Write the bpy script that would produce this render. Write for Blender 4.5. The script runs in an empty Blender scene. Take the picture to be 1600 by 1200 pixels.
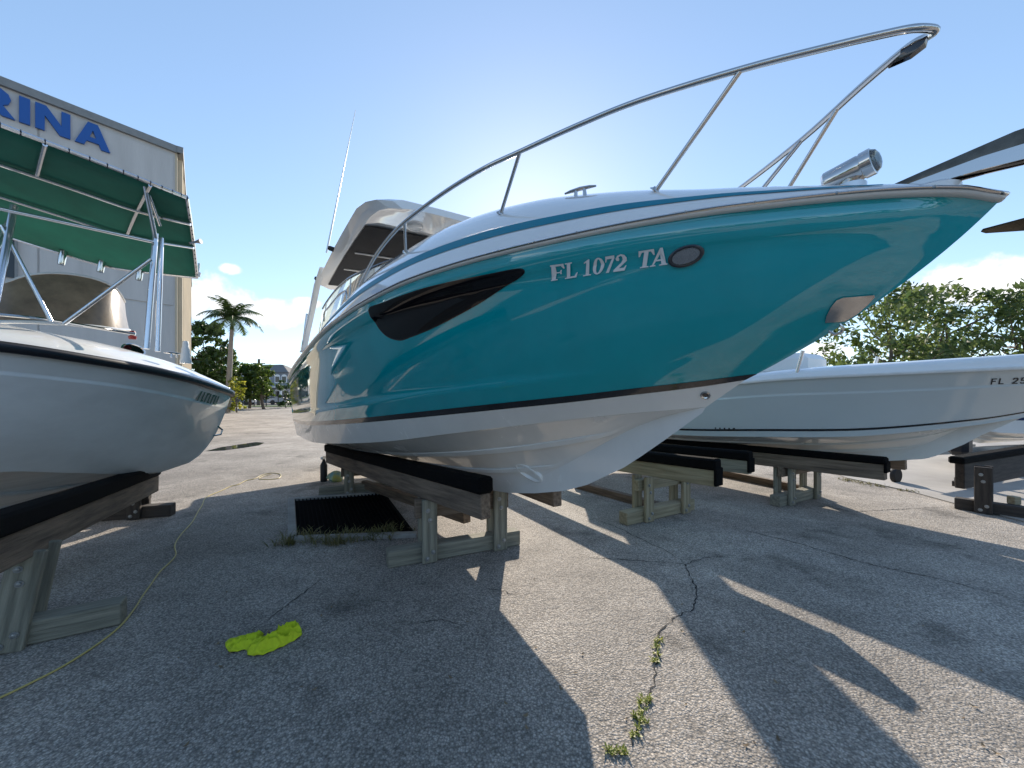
import bpy, bmesh, math, random
from mathutils import Vector, Matrix
from mathutils.bvhtree import BVHTree
from mathutils.geometry import tessellate_polygon

R = math.radians
SC = bpy.context.scene
COL = SC.collection
random.seed(7)

# ------------------------------------------------------------------ camera, sky, sun, exposure
CAM_H, F_PX, HOR = 1.6, 610.0, 615.0
cam_d = bpy.data.cameras.new('camera'); cam = bpy.data.objects.new('camera', cam_d); COL.objects.link(cam)
cam.location = (0, 0, CAM_H); cam.rotation_euler = (R(90), 0, 0)
cam_d.sensor_width = 36; cam_d.lens = 36*F_PX/1600; cam_d.shift_y = (HOR-600)/1600
cam_d.clip_start = 0.02; cam_d.clip_end = 3000
SC.camera = cam

SUN_EL, SUN_AZ = 23.5, 2.5            # degrees; azimuth clockwise from +Y
world = bpy.data.worlds.new('World'); SC.world = world; world.use_nodes = True
wn, wl = world.node_tree.nodes, world.node_tree.links
wn.clear()
def WN(t, **k):
    n = wn.new(t)
    for a, b in k.items(): setattr(n, a, b)
    return n
def wmath(op, a, b=None, c=None):
    n = WN('ShaderNodeMath', operation=op)
    for i, v in enumerate((a, b, c)):
        if v is None: continue
        if isinstance(v, (int, float)): n.inputs[i].default_value = v
        else: wl.new(v, n.inputs[i])
    return n.outputs[0]
sky = WN('ShaderNodeTexSky', sky_type='NISHITA', sun_disc=False)
sky.sun_elevation = R(SUN_EL); sky.sun_rotation = R(SUN_AZ)
sky.air_density = 0.8; sky.dust_density = 0.12; sky.ozone_density = 3.2
tc = WN('ShaderNodeTexCoord')
sep = WN('ShaderNodeSeparateXYZ'); wl.new(tc.outputs['Generated'], sep.inputs[0])
az = wmath('ARCTAN2', sep.outputs[0], sep.outputs[1]); el = wmath('ARCSINE', sep.outputs[2])
nz = WN('ShaderNodeTexNoise'); nz.inputs['Scale'].default_value = 22; nz.inputs['Detail'].default_value = 8; nz.inputs['Roughness'].default_value = 0.56
wl.new(tc.outputs['Generated'], nz.inputs['Vector'])
nz2 = WN('ShaderNodeTexNoise'); nz2.inputs['Scale'].default_value = 13; nz2.inputs['Detail'].default_value = 5
wl.new(tc.outputs['Generated'], nz2.inputs['Vector'])
# fair-weather cumulus low over the horizon all the way round (azimuth, elevation, half width, half height in degrees)
CLOUDS = [(-38.9,11.2,4.2,3.0),(-35.4,10.3,3.4,2.4),(-31.4,10.0,4.0,2.0),(-35.8,14.5,1.3,.7),(-27.6,11.6,2.0,.8),(-41,13.2,2.0,1.0),
          (49.5,10.4,5.2,2.3),(53,10.0,4.4,2.4),(46.5,9.6,2.2,1.0),(38.4,4.8,2.5,1.2),(60,9,6,2.0),(-22,5,4,1.4),(-55,11,6,3),
          (85,10,8,3),(112,9,9,3),(140,12,7,3),(168,9,9,3),(-165,11,8,3),(-140,9,9,3),(-112,12,8,3.5),(-84,9,8,3),(-68,7,5,2),(72,6,5,1.6)]
acc = None
for (a0, e0, wa, he) in CLOUDS:
    da = wmath('DIVIDE', wmath('SUBTRACT', az, R(a0)), R(wa))
    de = wmath('DIVIDE', wmath('SUBTRACT', el, R(e0)), R(he))
    g = wmath('SUBTRACT', 1.0, wmath('ADD', wmath('MULTIPLY', da, da), wmath('MULTIPLY', de, de)))
    acc = g if acc is None else wmath('SMOOTH_MAX', acc, g, 0.35)
dens = wmath('ADD', acc, wmath('MULTIPLY', wmath('SUBTRACT', nz.outputs[0], 0.48), 3.2))
mr = WN('ShaderNodeMapRange', interpolation_type='SMOOTHSTEP'); wl.new(dens, mr.inputs[0])
mr.inputs[1].default_value = 0.0; mr.inputs[2].default_value = 0.95
cl_mask = wmath('MULTIPLY', mr.outputs[0], 0.94)
cr = WN('ShaderNodeMapRange'); wl.new(wmath('ADD', wmath('MULTIPLY', nz2.outputs[0], 0.5), wmath('MULTIPLY', dens, 0.25)), cr.inputs[0])
cr.inputs[1].default_value = 0.2; cr.inputs[2].default_value = 0.75
cmx = WN('ShaderNodeMix', data_type='RGBA'); wl.new(cr.outputs[0], cmx.inputs[0])
cmx.inputs[6].default_value = (2.3, 2.35, 2.45, 1); cmx.inputs[7].default_value = (4.3, 4.2, 4.05, 1)
sgam = WN('ShaderNodeGamma'); sgam.inputs[1].default_value = 0.66; shs = WN('ShaderNodeHueSaturation'); shs.inputs['Saturation'].default_value = 1.06; wl.new(sky.outputs[0], shs.inputs['Color']); wl.new(shs.outputs[0], sgam.inputs[0])      # even tone compression of the whole sky
mix = WN('ShaderNodeMix', data_type='RGBA'); wl.new(cl_mask, mix.inputs[0]); wl.new(sgam.outputs[0], mix.inputs[6]); wl.new(cmx.outputs[2], mix.inputs[7])
bg = WN('ShaderNodeBackground'); bg.inputs[1].default_value = 0.15; wl.new(mix.outputs[2], bg.inputs[0])
wo = WN('ShaderNodeOutputWorld'); wl.new(bg.outputs[0], wo.inputs[0])

sun_d = bpy.data.lights.new('sun', 'SUN'); sun = bpy.data.objects.new('sun', sun_d); COL.objects.link(sun)
sun_d.energy = 2.85; sun_d.angle = R(0.53); sun_d.color = (1.0, 0.89, 0.75)
sv = Vector((math.sin(R(SUN_AZ))*math.cos(R(SUN_EL)), math.cos(R(SUN_AZ))*math.cos(R(SUN_EL)), math.sin(R(SUN_EL))))
sun.rotation_euler = (-sv).to_track_quat('-Z', 'Y').to_euler(); sun.location = sv*60
SC.view_settings.view_transform = 'Standard'; SC.view_settings.look = 'None'
SC.view_settings.exposure = 1.45; SC.view_settings.gamma = 1; SC.view_settings.use_curve_mapping = False

# ------------------------------------------------------------------ helpers
def P(px, py, d):
    """survey helper: the point at depth d seen at a pixel of the photograph"""
    return Vector(((px-800)/F_PX*d, d, CAM_H+(HOR-py)/F_PX*d))
def G(px, py, z=0.0):
    d = (CAM_H-z)*F_PX/(py-HOR)
    return Vector(((px-800)/F_PX*d, d, z))

def pchip(tab):
    xs = [t[0] for t in tab]; ys = [t[1] for t in tab]; n = len(xs)
    h = [xs[i+1]-xs[i] for i in range(n-1)]; dl = [(ys[i+1]-ys[i])/h[i] for i in range(n-1)]
    m = [dl[0]]+[0 if dl[i-1]*dl[i] <= 0 else 2/(1/dl[i-1]+1/dl[i]) for i in range(1, n-1)]+[dl[-1]]
    def f(x):
        if x <= xs[0]: return ys[0]
        if x >= xs[-1]: return ys[-1]
        i = 0
        while x > xs[i+1]: i += 1
        t = (x-xs[i])/h[i]
        return (ys[i]*(1+2*t)*(1-t)**2+h[i]*m[i]*t*(1-t)**2+ys[i+1]*t*t*(3-2*t)+h[i]*m[i+1]*t*t*(t-1))
    return f
def sstep(a, b, x):
    t = min(1, max(0, (x-a)/(b-a))); return t*t*(3-2*t)

MATS = {}
def mat(name, col, rough=.5, metal=0.0, coat=0.0, var=0.0, vscale=6.0, bump=0.0, bscale=60.0, stretch=None, col2=None, spec=.5, trans=0.0, rvar=0.0, streak=False):
    """procedural Principled: base colour varied by noise, optional fine relief"""
    m = bpy.data.materials.new(name); m.use_nodes = True
    nt = m.node_tree; N, L = nt.nodes, nt.links
    p = N['Principled BSDF']
    p.inputs['Base Color'].default_value = (*col, 1); p.inputs['Roughness'].default_value = rough; p.inputs['Metallic'].default_value = metal
    p.inputs['Coat Weight'].default_value = coat; p.inputs['Coat Roughness'].default_value = 0.03; p.inputs['Coat IOR'].default_value = 1.65
    p.inputs['Specular IOR Level'].default_value = spec
    if trans: p.inputs['Transmission Weight'].default_value = trans
    t = N.new('ShaderNodeTexCoord'); mp = N.new('ShaderNodeMapping'); L.new(t.outputs['Object'], mp.inputs[0])
    if stretch: mp.inputs['Scale'].default_value = stretch
    if var or col2:
        n = N.new('ShaderNodeTexNoise'); n.inputs['Scale'].default_value = vscale; n.inputs['Detail'].default_value = 6; n.inputs['Roughness'].default_value = .62
        L.new(mp.outputs[0], n.inputs['Vector'])
        r = N.new('ShaderNodeMapRange'); r.inputs[1].default_value = .3; r.inputs[2].default_value = .7; L.new(n.outputs[0], r.inputs[0])
        x = N.new('ShaderNodeMix'); x.data_type = 'RGBA'; L.new(r.outputs[0], x.inputs[0])
        c2 = col2 if col2 else tuple(min(1, c*(1+var)) for c in col)
        c1 = col if col2 else tuple(c*(1-var) for c in col)
        x.inputs[6].default_value = (*c1, 1); x.inputs[7].default_value = (*c2, 1); L.new(x.outputs[2], p.inputs['Base Color'])
        if rvar:
            q = N.new('ShaderNodeMapRange'); L.new(n.outputs[0], q.inputs[0]); q.inputs[1].default_value = .3; q.inputs[2].default_value = .7
            q.inputs[3].default_value = max(0, rough-rvar); q.inputs[4].default_value = rough+rvar; L.new(q.outputs[0], p.inputs['Roughness'])
    if bump:
        n2 = N.new('ShaderNodeTexNoise'); n2.inputs['Scale'].default_value = bscale; n2.inputs['Detail'].default_value = 4
        L.new(mp.outputs[0], n2.inputs['Vector'])
        b = N.new('ShaderNodeBump'); b.inputs['Strength'].default_value = bump; b.inputs['Distance'].default_value = .01
        L.new(n2.outputs[0], b.inputs['Height']); L.new(b.outputs[0], p.inputs['Normal'])
    MATS[name] = m
    return m
def leaf_mat(name, col, col2, trl=.35):
    m = bpy.data.materials.new(name); m.use_nodes = True; N, L = m.node_tree.nodes, m.node_tree.links
    p = N['Principled BSDF']; p.inputs['Roughness'].default_value = .5
    t = N.new('ShaderNodeNewGeometry'); n = N.new('ShaderNodeTexNoise'); n.inputs['Scale'].default_value = 1.1; n.inputs['Detail'].default_value = 5
    L.new(t.outputs['Position'], n.inputs['Vector'])
    ri = N.new('ShaderNodeMath'); ri.operation = 'ADD'; L.new(n.outputs[0], ri.inputs[0])
    rr = N.new('ShaderNodeMath'); rr.operation = 'MULTIPLY_ADD'; L.new(t.outputs['Random Per Island'], rr.inputs[0]); rr.inputs[1].default_value = .5; rr.inputs[2].default_value = -.25
    L.new(rr.outputs[0], ri.inputs[1])
    r = N.new('ShaderNodeMapRange'); r.inputs[1].default_value = .25; r.inputs[2].default_value = .75; L.new(ri.outputs[0], r.inputs[0])
    x = N.new('ShaderNodeMix'); x.data_type = 'RGBA'; L.new(r.outputs[0], x.inputs[0]); x.inputs[6].default_value = (*col, 1); x.inputs[7].default_value = (*col2, 1)
    L.new(x.outputs[2], p.inputs['Base Color'])
    tr = N.new('ShaderNodeBsdfTranslucent'); L.new(x.outputs[2], tr.inputs[0])
    ms = N.new('ShaderNodeMixShader'); ms.inputs[0].default_value = trl; L.new(p.outputs[0], ms.inputs[1]); L.new(tr.outputs[0], ms.inputs[2])
    L.new(ms.outputs[0], N['Material Output'].inputs[0])
    return m

class MB:
    def __init__(s): s.v = []; s.f = []
    def add(s, vs, fs):
        o = len(s.v); s.v += [tuple(v) for v in vs]; s.f += [tuple(i+o for i in f) for f in fs]; return s
    def box(s, c, size, M=None, bev=0.0):
        x, y, z = (k/2 for k in size); c = Vector(c)
        if bev <= 0:
            vs = [Vector((i*x, j*y, k*z)) for i in (-1, 1) for j in (-1, 1) for k in (-1, 1)]
            fs = [(0,1,3,2),(4,6,7,5),(0,4,5,1),(2,3,7,6),(0,2,6,4),(1,5,7,3)]
        else:
            bm = bmesh.new(); bmesh.ops.create_cube(bm, size=1)
            for v in bm.verts: v.co = Vector((v.co.x*2*x, v.co.y*2*y, v.co.z*2*z))
            bmesh.ops.bevel(bm, geom=bm.edges[:], offset=min(bev, .45*min(size)), segments=1, affect='EDGES')
            bm.verts.index_update()
            vs = [v.co.copy() for v in bm.verts]; fs = [tuple(v.index for v in f.verts) for f in bm.faces]; bm.free()
        if M is not None: vs = [M @ v for v in vs]
        return s.add([v+c for v in vs], fs)
    def tube(s, pts, r, seg=8, caps=True):
        pts = [Vector(p) for p in pts]; n = len(pts)
        rs = r if isinstance(r, (list, tuple)) else [r]*n
        up = None; rings = []
        for i, p in enumerate(pts):
            t = (pts[min(i+1, n-1)]-pts[max(i-1, 0)]).normalized()
            if up is None: up = t.orthogonal().normalized()
            up = (up-t*up.dot(t))
            up = up.normalized() if up.length > 1e-6 else t.orthogonal().normalized()
            b = t.cross(up)
            rings.append([p+(up*math.cos(2*math.pi*k/seg)+b*math.sin(2*math.pi*k/seg))*rs[i] for k in range(seg)])
        vs = [v for q in rings for v in q]; fs = []
        for i in range(n-1):
            for k in range(seg):
                a = i*seg+k; b2 = i*seg+(k+1) % seg
                fs.append((a, b2, b2+seg, a+seg))
        if caps: fs.append(tuple(range(seg))[::-1]); fs.append(tuple(range((n-1)*seg, n*seg)))
        return s.add(vs, fs)
    def lathe(s, prof, c, axis, seg=20):
        """prof: (radius, height along axis)"""
        ax = Vector(axis).normalized(); u = ax.orthogonal().normalized(); w = ax.cross(u); c = Vector(c)
        vs = [c+ax*h+(u*math.cos(2*math.pi*k/seg)+w*math.sin(2*math.pi*k/seg))*max(r, 1e-5) for r, h in prof for k in range(seg)]
        fs = []
        for i in range(len(prof)-1):
            for k in range(seg):
                a = i*seg+k; b = i*seg+(k+1) % seg; fs.append((a, b, b+seg, a+seg))
        fs.append(tuple(range(seg))[::-1]); fs.append(tuple(range((len(prof)-1)*seg, len(prof)*seg)))
        return s.add(vs, fs)
    def loft(s, rows, flip=False, closed=False):
        n = len(rows[0]); vs = [v for r in rows for v in r]; fs = []
        m = len(rows)
        for i in range(m if closed else m-1):
            for k in range(n-1):
                a = i*n+k; b = ((i+1) % m)*n+k
                q = (a, a+1, b+1, b)
                fs.append(q[::-1] if flip else q)
        return s.add(vs, fs)
    def prism(s, poly, n, depth):
        """planar polygon (list of 3D points) extruded along n"""
        n = Vector(n).normalized()*depth; k = len(poly); poly = [Vector(p) for p in poly]
        vs = poly+[p+n for p in poly]
        tri = tessellate_polygon([poly])
        fs = [tuple(t) for t in tri]+[tuple(i+k for i in t[::-1]) for t in tri]+[(i, (i+1) % k, (i+1) % k+k, i+k) for i in range(k)]
        return s.add(vs, fs)
    def build(s, name, m, parent=None, smooth=False, M=None, sharp=None, recalc=True, weld=False):
        me = bpy.data.meshes.new(name); me.from_pydata(s.v, [], s.f); me.update()
        if recalc or weld:
            bm = bmesh.new(); bm.from_mesh(me)
            if weld: bmesh.ops.remove_doubles(bm, verts=bm.verts, dist=1e-5)
            if recalc: bmesh.ops.recalc_face_normals(bm, faces=bm.faces)
            bm.to_mesh(me); bm.free()
        if smooth:
            me.polygons.foreach_set('use_smooth', [True]*len(me.polygons))
            me.set_sharp_from_angle(angle=R(sharp if sharp else 38))
        if m: me.materials.append(m if not isinstance(m, str) else MATS[m])
        o = bpy.data.objects.new(name, me); COL.objects.link(o)
        if parent: o.parent = parent
        if M is not None: o.matrix_local = M
        return o
def tag(o, label=None, cat=None, group=None, kind=None):
    for k, v in (('label', label), ('category', cat), ('group', group), ('kind', kind)):
        if v: o[k] = v
    return o
def thing(name, label, cat, loc=(0,0,0), rz=0.0, group=None):
    o = bpy.data.objects.new(name, None); COL.objects.link(o); o.location = loc; o.rotation_euler = (0, 0, rz); o.empty_display_size = .2
    return tag(o, label, cat, group)
BPY_LOC = Matrix.Identity(4)
def local(parent, p):
    return (Matrix.Translation(parent.location) @ parent.rotation_euler.to_matrix().to_4x4()).inverted() @ Vector(p)
def beam(name, p0, p1, w, h, m, parent=None, bev=.006, roll=0.0, zup=Vector((0,0,1))):
    """a timber from p0 to p1 (centre line, world coordinates), its length along its own local X"""
    p0 = Vector(p0); p1 = Vector(p1); x = (p1-p0).normalized()
    zz = zup-x*zup.dot(x)
    if zz.length < 1e-3: zz = Vector((0,1,0))-x*x.y
    zz.normalize(); y = zz.cross(x)
    M = Matrix((x, y, zz)).transposed().to_4x4(); M.translation = (p0+p1)/2
    if roll: M = M @ Matrix.Rotation(roll, 4, 'X')
    if parent: M = (Matrix.Translation(parent.location) @ parent.rotation_euler.to_matrix().to_4x4()).inverted() @ M
    b = MB().box((0,0,0), ((p1-p0).length, w, h), bev=bev)
    return b.build(name, m, parent, M=M)

# ------------------------------------------------------------------ materials
teal = mat('teal_gelcoat', (.001,.345,.40), .04, coat=1.0, var=.06, vscale=1.6, stretch=(2.2,2.2,.5), rvar=.03)
white_gel = mat('white_gelcoat', (.80,.80,.79), .06, coat=.8, var=.03, vscale=1.3)
bottom_gel = mat('white_bottom', (.78,.77,.74), .22, coat=.5, var=.05, vscale=2.2, stretch=(1.5,1.5,.6), rvar=.08)
black_gel = mat('black_stripe', (.012,.012,.016), .2, coat=.6)
rubber = mat('grey_rubber', (.70,.69,.67), .4, var=.08)
black_rub = mat('black_rubber', (.012,.014,.02), .38, var=.2, vscale=12)
steel = mat('stainless', (.62,.60,.58), .09, metal=1.0)
asteel = mat('polished_anchor_steel', (.13,.115,.095), .24, metal=1.0, var=.5, vscale=9)  # dark mottled base colour stands in for trees mirrored in bright steel
dsteel = mat('galvanised', (.34,.35,.36), .42, metal=.8, var=.2, vscale=30)
alum = mat('aluminium_tube', (.74,.75,.77), .2, metal=.9)
glass = mat('dark_glass', (.006,.006,.008), .02, spec=.42)
clear = mat('tinted_windscreen', (.35,.42,.44), .03, trans=.85)
brownglass = mat('sun_browned_acrylic', (.20,.135,.075), .3, trans=.35, var=.5, vscale=5, bump=.1)
navy = mat('navy_canvas', (.002,.003,.007), .85, bump=.2, bscale=300)
greenc = mat('green_canvas', (.005,.13,.09), .8, var=.15, vscale=4, bump=.25, bscale=220)
vinyl = mat('white_vinyl', (.78,.78,.77), .4)
carpet = mat('black_carpet', (.004,.004,.0045), .98, spec=.15, var=.5, vscale=90, bump=.8, bscale=260)
wood_g = mat('treated_lumber', (.115,.112,.090), .85, col2=(.32,.305,.245), vscale=4.5, stretch=(.35,6,6), bump=.9, bscale=14)
wood_y = mat('yellow_lumber', (.20,.165,.10), .8, col2=(.42,.37,.26), vscale=4.5, stretch=(.35,6,6), bump=.9, bscale=14)
wood_b = mat('weathered_timber', (.085,.062,.046), .88, col2=(.27,.20,.145), vscale=4, stretch=(.5,7,7), bump=.8, bscale=16)
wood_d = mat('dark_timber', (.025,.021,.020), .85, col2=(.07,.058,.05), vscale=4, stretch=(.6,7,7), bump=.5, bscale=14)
concrete = mat('concrete', (.30,.29,.27), .85, var=.22, vscale=5, bump=.4, bscale=70)
yellowcloth = mat('lime_cloth', (.56,.66,.02), .85, var=.12, vscale=30, bump=.5, bscale=400)
cordm = mat('yellow_cord', (.50,.40,.13), .5)
hullgrey = mat('offwhite_gelcoat', (.80,.80,.785), .2, coat=.5, var=.07, vscale=2.4, stretch=(1,1,2.2), rvar=.06)
oldbottom = mat('scuffed_bottom', (.42,.42,.40), .45, col2=(.62,.62,.60), vscale=4, stretch=(.4,4,4))
paleblue = mat('pale_ice_gelcoat', (.60,.66,.68), .14, coat=.8, var=.03, vscale=1.0)
wallgrey = mat('grey_stucco', (.50,.49,.48), .9, var=.09, vscale=1.6, stretch=(1.6,1.6,.18), bump=.25, bscale=30)
wallcream = mat('cream_stucco', (.52,.45,.34), .9, var=.08, vscale=1.2, bump=.25, bscale=30)
trimgrey = mat('grey_coping', (.22,.23,.235), .7, var=.1)
bluesign = mat('blue_letters', (.006,.085,.34), .45)
darkwin = mat('dark_window', (.02,.025,.032), .08)
rubbery = mat('tyre_rubber', (.018,.018,.019), .75, var=.3, vscale=20)
bark = mat('bark', (.13,.10,.075), .9, var=.4, vscale=9, bump=.8, bscale=18)
palmbark = mat('palm_bark', (.26,.235,.205), .9, var=.25, vscale=7, stretch=(1,1,5), bump=.7, bscale=10)
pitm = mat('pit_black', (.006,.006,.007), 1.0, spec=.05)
stripem = mat('teal_stripe', (.002,.20,.29), .4, spec=.3)
blackm = mat('black_iron', (.015,.015,.016), .6)
greenlet = mat('green_lettering', (.03,.15,.10), .5)
blacklet = mat('black_lettering', (.02,.02,.025), .4)
bluebag = mat('blue_plastic', (.03,.25,.42), .5, col2=(.55,.50,.05), vscale=9)
chalk = mat('light_fixture', (.8,.8,.78), .35)

# asphalt: coarse worn aggregate, stains and patches
def asphalt_mat():
    m = bpy.data.materials.new('worn_asphalt'); m.use_nodes = True; N, L = m.node_tree.nodes, m.node_tree.links
    p = N['Principled BSDF']; p.inputs['Roughness'].default_value = .88
    g = N.new('ShaderNodeNewGeometry')
    def noise(sc, det=4, ro=.6):
        n = N.new('ShaderNodeTexNoise'); n.inputs['Scale'].default_value = sc; n.inputs['Detail'].default_value = det; n.inputs['Roughness'].default_value = ro
        L.new(g.outputs['Position'], n.inputs['Vector']); return n.outputs[0]
    def rng(v, a, b, c, d):
        r = N.new('ShaderNodeMapRange'); L.new(v, r.inputs[0])
        for i, k in enumerate((a, b, c, d)): r.inputs[i+1].default_value = k
        return r.outputs[0]
    def mul(a, b):
        q = N.new('ShaderNodeMath'); q.operation = 'MULTIPLY'; L.new(a, q.inputs[0]); L.new(b, q.inputs[1]); return q.outputs[0]
    vo = N.new('ShaderNodeTexVoronoi'); vo.inputs['Scale'].default_value = 85; L.new(g.outputs['Position'], vo.inputs['Vector'])
    vo2 = N.new('ShaderNodeTexVoronoi'); vo2.inputs['Scale'].default_value = 150; L.new(g.outputs['Position'], vo2.inputs['Vector'])
    sp = N.new('ShaderNodeSeparateColor'); L.new(vo.outputs['Color'], sp.inputs[0])
    stone = rng(sp.outputs[0], 0, 1, .68, 1.34)
    gap = rng(vo.outputs['Distance'], .25, .75, 1.1, .55)
    fine = rng(vo2.outputs['Distance'], .1, .7, 1.12, .7)
    big = rng(noise(.55, 6), .32, .68, .68, 1.2)
    oil = rng(noise(1.25, 3), .58, .70, 1.0, .52)
    sand = rng(noise(.9, 7, .7), .54, .72, 1.0, 1.3)
    med = rng(noise(3.1, 5), .3, .7, .86, 1.12)
    patch = rng(noise(.17, 3), .42, .5, .88, 1.06)
    val = mul(mul(mul(stone, gap), mul(fine, big)), mul(mul(med, patch), mul(oil, sand)))
    cx = N.new('ShaderNodeMix'); cx.data_type = 'RGBA'; L.new(sp.outputs[1], cx.inputs[0])
    cx.inputs[6].default_value = (.49, .43, .365, 1); cx.inputs[7].default_value = (.42, .385, .345, 1)
    vm = N.new('ShaderNodeVectorMath'); vm.operation = 'SCALE'; L.new(cx.outputs[2], vm.inputs[0]); L.new(val, vm.inputs['Scale'])
    L.new(vm.outputs[0], p.inputs['Base Color'])
    b = N.new('ShaderNodeBump'); b.inputs['Strength'].default_value = .75; b.inputs['Distance'].default_value = .006
    L.new(gap, b.inputs['Height']); 
    b2 = N.new('ShaderNodeBump'); b2.inputs['Strength'].default_value = .35; b2.inputs['Distance'].default_value = .02
    L.new(noise(14, 5), b2.inputs['Height']); L.new(b.outputs[0], b2.inputs['Normal']); L.new(b2.outputs[0], p.inputs['Normal'])
    return m
asphalt = asphalt_mat()

# ------------------------------------------------------------------ ground
def ring(name, r, z, m):
    b = MB(); n = 64
    b.add([(0, 0, z)]+[(r*math.cos(2*math.pi*i/n), r*math.sin(2*math.pi*i/n), z) for i in range(n)], [(0, i+1, (i+1) % n+1) for i in range(n)])
    return b
ground = tag(ring('asphalt_yard', 900, 0, asphalt).build('asphalt_yard', asphalt), kind='structure')
# concrete apron at the right, beyond the asphalt seam
apron_pts = [G(1325,748), G(1420,768), G(1500,790), G(1640,826), G(1640,826)+Vector((14,2,0)), Vector((30,30,0)), Vector((9.5,22,0)), G(1240,716)]
apron = MB().prism([Vector((p.x, p.y, .004)) for p in apron_pts], (0,0,1), .012)
tag(apron.build('concrete_apron', mat('apron_concrete', (.36,.34,.315), .88, var=.18, vscale=.8, bump=.4, bscale=60)), kind='structure')

# ------------------------------------------------------------------ the teal cruiser
BOW = Vector((1.418, 1.15, 0)); YAW = math.atan2(.8387, -.5446)
LOA = 8.85
def clip01(x): return max(0.0, min(1.0, x))
def b_sheer(s): return 1.3*(1-clip01(1-s/4.6)**2.2) if s > 0 else 0.0
def b_stripe(s): return 1.22*(1-clip01(1-(s-.70)/5.2)**1.8) if s > .7 else 0.0
def b_chine(s): return 1.16*(1-clip01(1-(s-.88)/5.2)**1.7) if s > .88 else 0.0
z_sheer = pchip([(0,2.15),(.06,2.18),(.18,2.21),(.32,2.232),(.48,2.25),(.66,2.268),(1.14,2.29),(1.75,2.30),(2.16,2.295),(2.86,2.25),(3.33,2.21),(4.18,2.155),(5.75,2.10),(7.29,2.03),(8.9,1.88)])
z_stripe = pchip([(.69,1.662),(.86,1.633),(1.21,1.587),(1.51,1.549),(1.9,1.506),(2.28,1.465),(2.86,1.405),(3.71,1.324),(5.12,1.214),(7.23,1.095),(8.9,1.04)])
z_chine = pchip([(.88,1.535),(1.35,1.478),(1.8,1.411),(2.62,1.287),(3.55,1.147),(4.9,1.002),(6.4,.88),(8.9,.76)])
z_keel = pchip([(.0,2.15),(.01,2.11),(.06,2.05),(.21,1.95),(.38,1.85),(.61,1.71),(.70,1.655),(.88,1.52),(1.03,1.41),(1.27,1.24),(1.56,1.06),(2.0,.89),(2.41,.79),(2.81,.72),(3.4,.675),(4.5,.655),(8.9,.60)])
NU = 96
def su(s0, u): return s0+(LOA-s0)*u**1.55
def row_top(t, u):
    ss, sr = su(.70, u), su(0.0, u)
    s = ss+(sr-ss)*t-.07*4*t*(1-t)*(1-u)**6
    bs, br = b_stripe(ss), b_sheer(sr)
    n = bs+(br-bs)*t
    n += .055*4*t*(1-t)*sstep(0, .10, u)*(1-sstep(.22, .6, u))       # hollow flare forward
    n += .02*4*t*(1-t)*sstep(.5, .9, u)
    n -= .016*sstep(.20, .235, t)*sstep(.16, .34, u)*(1-sstep(.9, 1, t))            # moulded knuckle above the waterline
    n += .018*sstep(.86, .90, t)*sstep(.02, .1, u)*(1-sstep(.97, 1, t))
    z = z_stripe(ss)+(z_sheer(sr)-z_stripe(ss))*t
    if t > 0 and t < 1 and u < .12:
        zst = z_keel(s) if n < .002 else None
    return Vector((s, max(n, 0.0), z))
def row_bot(k, u):
    """k: 0 stripe .. 1 chine .. 2 keel (with two lifting strakes)"""
    if k <= 1:
        s0 = .70+(.88-.70)*k; s = su(s0, u); sc = su(.88, u); ss = su(.70, u)
        return Vector((s, b_stripe(ss)+(b_chine(sc)-b_stripe(ss))*k, z_stripe(ss)+(z_chine(sc)-z_stripe(ss))*k))
    q = k-1
    s0 = .88+(2.6-.88)*q**1.25; s = su(s0, u); sc = su(.88, u)
    sk = s
    zc, zk = z_chine(sc), z_keel(sk)
    bc = b_chine(sc)
    n = bc*(1-q); z = zc+(zk-zc)*q
    z -= .03*4*q*(1-q)*(1-u)
    return Vector((s, n if u > 0 else 0.0, z if u > 0 else z_keel(s0)))
cruiser = thing('express_cruiser', 'teal and white express cruiser with bow rail towering over the yard on timber stands', 'boat', BOW, YAW)
def both(rows_fn, params, name, m, off=0.0, smooth=True, sharp=30, nu=NU):
    mb = MB()
    for sg in (1, -1):
        rows = []
        for t in params:
            rows.append([Vector((p.x, (p.y+off)*sg, p.z)) for p in (rows_fn(t, i/nu) for i in range(nu+1))])
        mb.loft(rows, flip=(sg < 0))
    return mb
tpar = [.05,.09,.13,.17,.20,.2175,.235,.28,.34,.42,.5,.58,.66,.74,.8,.86,.88,.90,.94,.97,1.0,1.024]
top_mb = both(row_top, tpar, '', None)
hull_top = top_mb.build('hull_topside', teal, cruiser, smooth=True, sharp=50, recalc=False)
tag(hull_top, 'glossy teal hull side')
both(row_top, [.0,.012,.04,.052], '', None, off=.003).build('waterline_stripe', black_gel, cruiser, smooth=True, recalc=False)
# bottom: vertical band, chine ledge, strakes
kpar = [0,.5,.93,1.0]
bmb = MB()
for sg in (1, -1):
    rows = []
    seq = [(0,0,0),(.5,0,0),(1.0,.0,0),(1.03,-.012,.004),(1.2,0,0),(1.30,0,0),(1.32,.016,.002),(1.36,.014,-.012),(1.375,-.002,.0),(1.55,0,0),(1.64,0,0),(1.655,.014,.0),(1.69,.012,-.012),(1.70,0,0),(1.85,0,0),(2.0,0,0)]
    for (k, dn, dz) in seq:
        r = []
        for i in range(NU+1):
            u = i/NU; p = row_bot(k, u); w = sstep(0.02, .16, u)
            r.append(Vector((p.x, max(0, p.y+dn*w)*sg, p.z+dz*w)))
        rows.append(r)
    bmb.loft(rows, flip=(sg > 0) is False)
hull_bottom = bmb.build('hull_bottom', bottom_gel, cruiser, smooth=True, sharp=24, recalc=False)
tag(hull_bottom, 'white V bottom with lifting strakes')
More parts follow.
